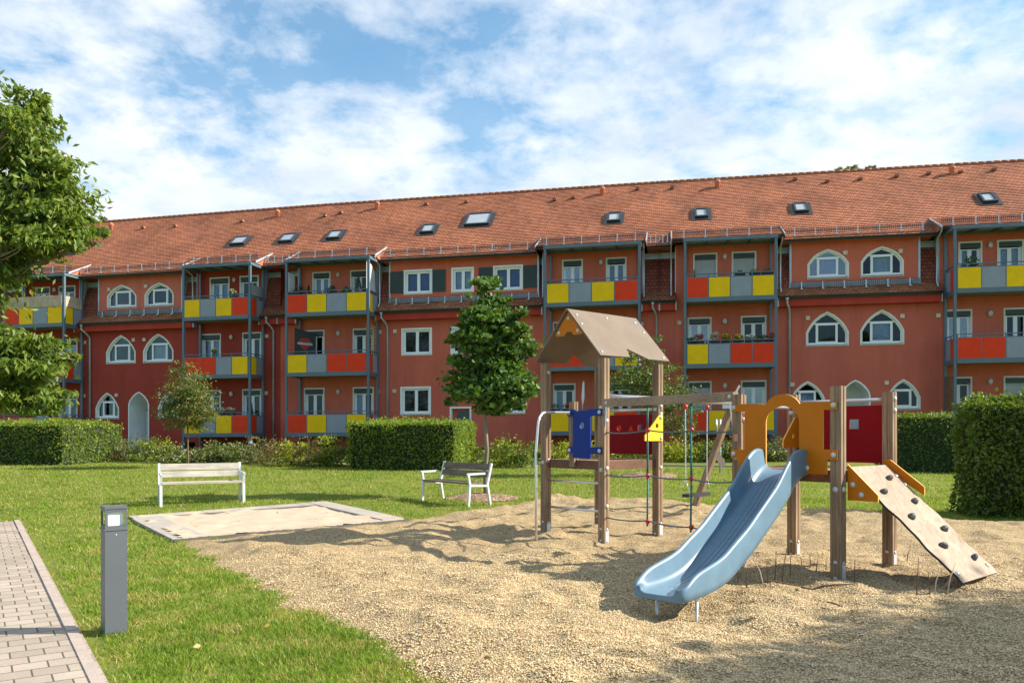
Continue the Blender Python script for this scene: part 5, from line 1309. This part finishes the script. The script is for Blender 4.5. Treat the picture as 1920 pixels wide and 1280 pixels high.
for px, py, lb in ((230, 822, 'small far bollard lamp left of the white arched porch'), (470, 824, 'small far bollard lamp in front of the left balcony tower')):
    x, y, z = at(px, py, 33.0); c = copy_tree(b0); c.location = (x, y, z-.985); c.rotation_euler = (0, 0, .2); c['label'] = lb
# ================================================================== benches
W_pale = wood('bench_pale', (.34, .305, .255), (.54, .50, .44), 0); W_darkb = wood('bench_dark', (.11, .085, .065), (.22, .175, .135), 0); M_bw = mat('bench_frame', (.62, .64, .64), .4, .1, var=.05)
def bench(loc, rz, label, wm, Ln=1.62):
    r = empty('park_bench', loc, label, 'bench', 'benches on the lawn', rz); h = Ln/2
    for x in (-h, h):
        f = MB(); w = .04
        f.bar((x, -.27, -.1), (x, -.23, .42), w, .055, 0, (1, 0, 0)); f.bar((x, -.23, .42), (x, -.27, .63), w, .05, 0, (1, 0, 0)); f.bar((x, -.30, .63), (x, .17, .635), w, .035, 0, (1, 0, 0))
        f.bar((x, .33, -.1), (x, .23, .42), w, .055, 0, (1, 0, 0)); f.bar((x, .23, .40), (x, .35, .84), w, .05, 0, (1, 0, 0)); f.bar((x, -.22, .40), (x, .22, .38), w, .05, 0, (1, 0, 0))
        f.build('side_frame', M_bw, r, world=False)
    s = MB()
    for y in (-.20, -.06, .08): s.box(-h+.02, h-.02, y-.062, y+.062, .425, .462)
    s.build('seat', wm, r, world=False)
    b = MB()
    for z0, z1 in ((.55, .675), (.695, .83)):
        y0 = .24+(z0-.4)*.27; y1 = .24+(z1-.4)*.27
        b.add([(x, y+k, z) for x in (-h+.02, h-.02) for y, z in ((y0, z0), (y1, z1)) for k in (0, -.032)], [(0, 1, 3, 2), (4, 6, 7, 5), (0, 4, 5, 1), (2, 3, 7, 6), (0, 2, 6, 4), (1, 5, 7, 3)])
    b.build('backrest', wm, r, world=False); return r
x, y, z = gpt(378, 944); bench((x-.05, y+.15, z), R(27), 'pale weathered bench with white frame facing the sandbox', W_pale)
x, y, z = gpt(852, 941); bench((x, y, z), R(-48.5), 'dark brown slatted bench with white frame in front of the slim maple', W_darkb)
# ================================================================== lawn poles
def pole(px, py, h, label):
    x, y, z = gpt(px, py); r = empty('clothes_pole', (x, y, z), label, 'clothes pole', 'clothes line poles on the far lawn')
    mb = MB(); mb.tube([(x, y, z-.2), (x, y, z+h)], .035, 10); mb.build('pole', M_zinc, r)
    mb = MB(); mb.bar((x-.17, y, z+h-.05), (x+.17, y+.05, z+h-.02), .05, .07); mb.tube([(x-.13, y-.02, z+h), (x-.10, y-.05, z+h-.4)], .03, 6); mb.build('cross_arm', M_galv, r)
pole(1350, 886, 1.68, 'grey clothes pole with short cross arm behind the swing'); pole(1083, 872, 1.6, 'grey clothes pole standing behind the blue panel')
# ================================================================== dry stalks in the gravel
M_stalk = mat('dry_stalk', (.16, .10, .07), .9); M_stalkp = mat('dry_stalk_pale', (.62, .50, .38), .9)
for px, py, h, lx, pale in ((1452, 1100, .30, .02, 0), (1466, 1104, .34, .05, 0), (1482, 1098, .22, .0, 0), (1440, 1106, .2, -.02, 0), (1518, 1082, .15, .01, 0), (1506, 1078, .12, -.03, 0), (1530, 1090, .14, .02, 0), (1548, 1086, .12, 0, 0),
                            (1434, 1112, .30, -.13, 1), (1601, 1108, .22, .01, 0), (1718, 1130, .36, .03, 0), (1752, 1135, .28, .05, 1), (1700, 1062, .16, .04, 0), (1376, 1090, .16, 0, 0), (1400, 1112, .20, .01, 0), (1384, 1100, .18, -.02, 0), (1775, 1128, .30, .09, 1), (1745, 1128, .2, -.02, 0)):
    x, y, z = gpt(px, py); z = gh(x, y); mb = MB()
    mb.tube([(x, y, z-.05), (x+lx*.4+random.uniform(-.01, .01), y, z+h*.5), (x+lx, y+random.uniform(-.02, .02), z+h)], [.006, .005, .003], 5)
    o = mb.build('dry_stalk', M_stalkp if pale else M_stalk); tag(o, 'thin leaning pale plant stalk sticking out of the gravel by the slide tower' if pale else 'thin dark dry plant stalk sticking out of the gravel by the slide tower', 'plant stalk', 'dry stalks around the slide tower')
for k, (p, q) in enumerate((((1500, 1116), (1610, 1122)), ((1425, 1108), (1510, 1114)), ((1540, 1150), (1580, 1160)))):
    a = gpt(*p); b = gpt(*q); mb = MB(); mb.tube([Vector(a).lerp(Vector(b), i/5)+Vector((0, random.uniform(-.02, .02), gh(*(Vector(a).lerp(Vector(b), i/5)).xy)+.012)) for i in range(6)], [.010, .011, .009, .009, .007, .005], 6)
    tag(mb.build('fallen_stick', M_stalk), ('long dark stick lying on the gravel between the slide tower posts', 'short stick lying behind the run-out of the slide', 'small twig lying in the gravel in front of the tower')[k], 'stick')
# ================================================================== things on the balconies
L_pot = leaf_mat('leaf_pot', (.03, .07, .015), (.14, .22, .04), .3); L_potd = leaf_mat('leaf_conifer', (.015, .04, .015), (.05, .10, .03), .2); M_terr = mat('terracotta', (.42, .13, .06), .8); M_potw = mat('pot_pale', (.45, .43, .40), .7); M_potr = mat('pot_red', (.55, .03, .02), .4)
FL = {k: leaf_mat('flower_'+k, c, tuple(min(1, x*1.3) for x in c), .3) for k, c in {'pink': (.62, .12, .22), 'yellow': (.70, .50, .02), 'white': (.75, .72, .70), 'red': (.6, .03, .03)}.items()}
def plant(u, v, z, h, r, label, pot=None, lm=None, fl=None, name='potted_plant', cone=False, n=260, cat='potted plant', group='plants on the balconies', ph=.2, boxw=None):
    n = n if boxw else int(n*1.5)
    x, y, zz = Wm(u, v, z); root = empty(name, (x, y, zz), label, cat, group); mb = MB(Wm)
    if boxw: mb.box(u-boxw, u+boxw, v-.08, v+.08, z, z+ph*.8)
    else: mb.tube([(u, v, z), (u, v, z+ph)], [r*.4, r*.55], 10)
    mb.build('planter' if boxw else 'pot', pot or M_terr, root); base = z+ph*.9
    if cone:
        t = rng.random(n)**.7; a = rng.random(n)*6.28; rr = r*(1-t)*(.6+.5*rng.random(n)); P = np.array([Wm(u+q*math.cos(w), v+q*math.sin(w), base+tt*h) for q, w, tt in zip(rr, a, t)])
    else:
        q = norm(rng.normal(size=(n, 3)))*(rng.random((n, 1))**.45); P = np.array([Wm(u+p[0]*(boxw or r), v+p[1]*min(r, .2), base+h*.5+p[2]*h*.5) for p in q])
    V, F = leaves(P, (.075 if boxw else .13) if not cone else .08, None, .45); big_mesh('foliage', V, F, [lm or L_pot], root)
    if fl:
        P2 = P[rng.random(len(P)) < .55]+np.array([0, 0, .03]); V, F = leaves(P2, .075, None, .9); big_mesh('flowers', V, F, [FL[fl]], root)
ZT = [b+.19 for b in BT]; RT = [b+1.19 for b in BT]
plant(-10.45, .35, ZT[0], 1.05, .40, 'broad leafy potted plant behind the red panel of the middle house top balcony', M_potw, L_potd, ph=.35)
plant(-10.0, .3, ZT[0], 1.0, .27, 'dark cone-shaped conifer second from left on the middle house top balcony', M_terr, L_potd, cone=True, n=420, ph=.35)
plant(-9.35, .3, ZT[0], .75, .34, 'low bushy green plant in front of the left door on the middle house top balcony', M_potw, L_pot, ph=.3)
plant(-8.85, .35, ZT[0], 1.0, .28, 'dark tall leafy plant beside the round lamp of the middle house top balcony', M_potw, L_potd, ph=.35)
plant(-8.05, .3, ZT[0], .85, .32, 'light green round plant above the grey and yellow panels of the top balcony', M_terr, L_pot, ph=.4)
plant(-7.45, .3, ZT[0]+.75, .75, .20, 'bright narrow little cypress in a red pot at the top balcony right end', M_potr, L_pot, cone=True, n=380, ph=.2)
for u, f, h in ((8.2, 'pink', .30), (8.85, 'white', .36), (9.35, 'yellow', .26), (9.85, 'yellow', .22), (10.35, 'white', .22), (10.8, None, .2), (11.15, 'pink', .30), (7.85, None, .15)):
    plant(u, .20, RT[1]-.10, h, .24, {8.2: 'pink and green flower box leftmost but one on the middle balcony over the swing', 8.85: 'taller pale flower pot between the two doors of the flowery middle balcony', 9.35: 'bright yellow flower cushion in the middle of the flowery balcony rail', 9.85: 'second yellow flower box right of the yellow cushion on the flowery balcony', 10.35: 'pale flower box before the right door of the flowery balcony', 10.8: 'plain green planter beside the bright pink flowers', 11.15: 'bright pink geranium box at the right end of the flowery balcony', 7.85: 'small dark planter at the left end of the flowery balcony'}[u],
          M_black, L_pot, f, 'flower_box', n=150, cat='flower box', group='flower boxes on the balconies', ph=.12, boxw=.22)
for u, lb in ((9.9, 'low dark planter above the grey top panel'), (10.5, 'low dark planter above the left half of the yellow top panel'), (11.0, 'low dark planter at the right end of the top balcony rail')):
    plant(u, .14, RT[0]-.10, .12, .2, lb+' of the shuttered balcony', M_black, L_potd, None, 'flower_box', n=60, cat='flower box', group='flower boxes on the balconies', ph=.14, boxw=.22)
for u, lb, f in ((-14.6, 'flower box with white blossoms on the lowest balcony behind the young tree', 'white'), (-14.05, 'flower box with pale blossoms above the lowest red panel', 'white'), (-15.2, 'green flower box above the lowest yellow panel of the left tower', None), (1.9, 'flower box at the left end of the lowest balcony behind the blue panel', None), (2.5, 'second flower box on the lowest balcony behind the blue panel', 'red')):
    plant(u, .18, RT[2]-.12, .24, .22, lb, M_black, L_pot, f, 'flower_box', n=130, cat='flower box', group='flower boxes on the balconies', ph=.12, boxw=.22)
plant(-13.3, .8, ZT[2]+.2, 1.0, .18, 'dark narrow conifer at the right end of the left tower lowest balcony', M_terr, L_potd, cone=True, n=260, ph=.3)
plant(19.05, .35, ZT[0], 1.0, .45, 'leafy green plant at the left end of the right tower top balcony', M_potw, L_pot, ph=.4)
plant(8.0, .5, ZT[0], .95, .14, 'thin green plant left of the closed shutter on the top balcony', M_terr, L_pot, cone=True, n=120, ph=.35)
plant(-14.0, .3, ZT[0]+.6, .55, .20, 'white flower pot on the top balcony of the left tower', M_potw, L_pot, 'white', ph=.2, n=120)
plant(-15.0, .25, ZT[1]+.7, .40, .13, 'small pale figure-like pot plant on the left tower middle balcony', M_potw, L_pot, 'yellow', ph=.2, n=60)
M_reed = wood('reed', (.42, .30, .20), (.66, .52, .38)); M_lath = wood('lath', (.35, .22, .10), (.55, .38, .20)); M_fab = mat('fabric_grey', (.32, .32, .31), .9); M_frost = mat('frosted_sheet', (.55, .58, .58), .4)
def simple(name, label, cat, fn, mats, group=None):
    mb = MB(Wm); fn(mb); o = mb.build(name, mats); return tag(o, label, cat, group)
def reed(mb):
    u = -27.15
    while u < -23.66: mb.box(u, u+.022, -.03, -.006, RT[0]-.16, RT[0]+.40+random.uniform(-.012, .012)); u += .026
    v = .02
    while v < 1.4: mb.box(-23.60, -23.58, v, v+.022, RT[0]-.16, RT[0]+.40+random.uniform(-.012, .012)); v += .026
    for z in (RT[0]-.05, RT[0]+.30): mb.box(-27.15, -23.60, -.036, -.028, z, z+.012)
simple('reed_screen', 'pale reed privacy screen above the panels of the far left top balcony', 'privacy screen', reed, M_reed)
def trel(mb):
    for k in range(7): v = .12+k*.19; mb.box(-6.99, -6.975, v, v+.03, RT[1]-.1, RT[1]+1.25)
    for k in range(9): z = RT[1]-.05+k*.155; mb.box(-6.974, -6.96, .10, 1.30, z, z+.03)
simple('trellis', 'wooden lattice trellis on the right side of the middle house middle balcony', 'trellis', trel, M_lath)
simple('side_screen', 'grey frosted side screen on the right of the middle house top balcony', 'side screen', lambda mb: mb.prism([(.12, RT[0]), (.12, RT[0]+1.35), (.45, RT[0]+1.42), (1.15, RT[0]+1.0), (1.25, RT[0])], -7.0, -6.98, 0, 'yz'), M_frost)
simple('side_screen', 'narrow grey screen at the left end of the middle house top balcony', 'side screen', lambda mb: mb.box(-10.95, -10.93, .10, .75, RT[0], RT[0]+.95), M_frost)
simple('fabric_screen', 'grey fabric hung on the right side of the left tower top balcony', 'fabric screen', lambda mb: mb.prism([(.15, RT[0]-.1), (.15, RT[0]+.75), (.6, RT[0]+.50), (1.2, RT[0]+.55), (1.3, RT[0]-.1)], -13.07, -13.05, 0, 'yz'), M_fab)
simple('reed_screen', 'dark brown reed screen on the left side of the right tower lowest balcony', 'privacy screen', lambda mb: [mb.box(18.36, 18.38, .1+k*.05, .145+k*.05, RT[2]-.9, RT[2]+1.2) for k in range(25)], M_brown)
def flag_build():
    x, y, z = Wm(-10.2, 1.3, RT[1]+.1); r = empty('banner', (x, y, z), 'black banner with a red and white shield emblem at the left of the middle balcony', 'banner')
    T = lambda a, b, c: Wm(-10.88+a*.95, .62+a*.72+b, c)
    mb = MB(T); mb.prism([(0, RT[1]-.15), (0, RT[1]+1.22), (.85, RT[1]+.98), (.85, RT[1]-.15)], 0, .015); mb.build('cloth', M_black, r)
    c = .42; z0 = RT[1]+.42
    e = MB(T); e.prism([(c-.26, z0+.20), (c-.14, z0+.34), (c+.14, z0+.30), (c+.26, z0+.14), (c+.16, z0-.10), (c, z0-.30), (c-.16, z0-.12)], -.008, -.003); e.build('emblem', FLR, r)
    e = MB(T); e.prism([(c-.30, z0+.01), (c-.30, z0+.12), (c+.30, z0+.08), (c+.30, z0-.03)], -.014, -.009)
    e.build('emblem_band', M_potw, r)
FLR = mat('emblem_red', (.36, .03, .03), .7); flag_build()
def paras(mb): mb.tube([(3.12, .5, RT[2]-.5), (3.12, .5, RT[2]+.15), (3.14, .5, RT[2]+.45), (3.16, .5, RT[2]+1.15), (3.17, .5, RT[2]+1.25)], [.02, .02, .075, .045, .012], 9)
simple('closed_parasol', 'closed white parasol standing on the lowest balcony above the blue panel', 'parasol', paras, M_white)

# small plates on the play structure
o_ = T2-E1*Hs-E2*Hs; mb = MB(frame(o_, E1, E2)); mb.box(-.061-.004, -.0595, -.028, .028, 1.46, 1.54); mb.build('label_plate', mat('plate_pink', (.50, .22, .16), .5), PG)
f0 = Vector(gpt(1297, 957)); t0_ = ap+Vector((0, 0, 2.17)); q0 = f0.lerp(t0_, .50)
mb = MB(frame(q0+Vector((.05, -.09, 0)), Vector((1, 0, 0)), Vector((0, -1, 0)))); mb.prism([(-.02, .10), (.02, .09), (.16, -.06), (.18, -.16), (.14, -.20), (.03, -.10), (-.02, -.02)], 0, .015); mb.build('step_plate', mat('plate_pale', (.50, .40, .32), .7), PG)
# fallen leaves
n = 520; xx = rng.uniform(-9, 9, n); yy = rng.uniform(4.8, 26, n); kp = (np.abs(xx) < .66*yy) & ((rng.random(n) < .35) | (np.hypot(xx+.6, yy-18.4) < 3) | (xx < -5)); xx, yy = xx[kp], yy[kp]
dd = dpoly(xx, yy, GRAV); zz_ = np.where(dd > 0, grav_z(xx, yy, dd), zgn(xx, yy)+.02)+.008; Vl, Fl_ = leaves(np.stack([xx, yy, zz_], 1), .055, np.stack([np.cos(xx*40), np.sin(xx*40), xx*0], 1), .6, .15)
tag(big_mesh('fallen_leaves', Vl, Fl_, [leaf_mat('leaf_dry', (.16, .09, .03), (.42, .30, .09), .1)]), 'few dry yellow brown leaves scattered on lawn and gravel', 'fallen leaves', kind='stuff')
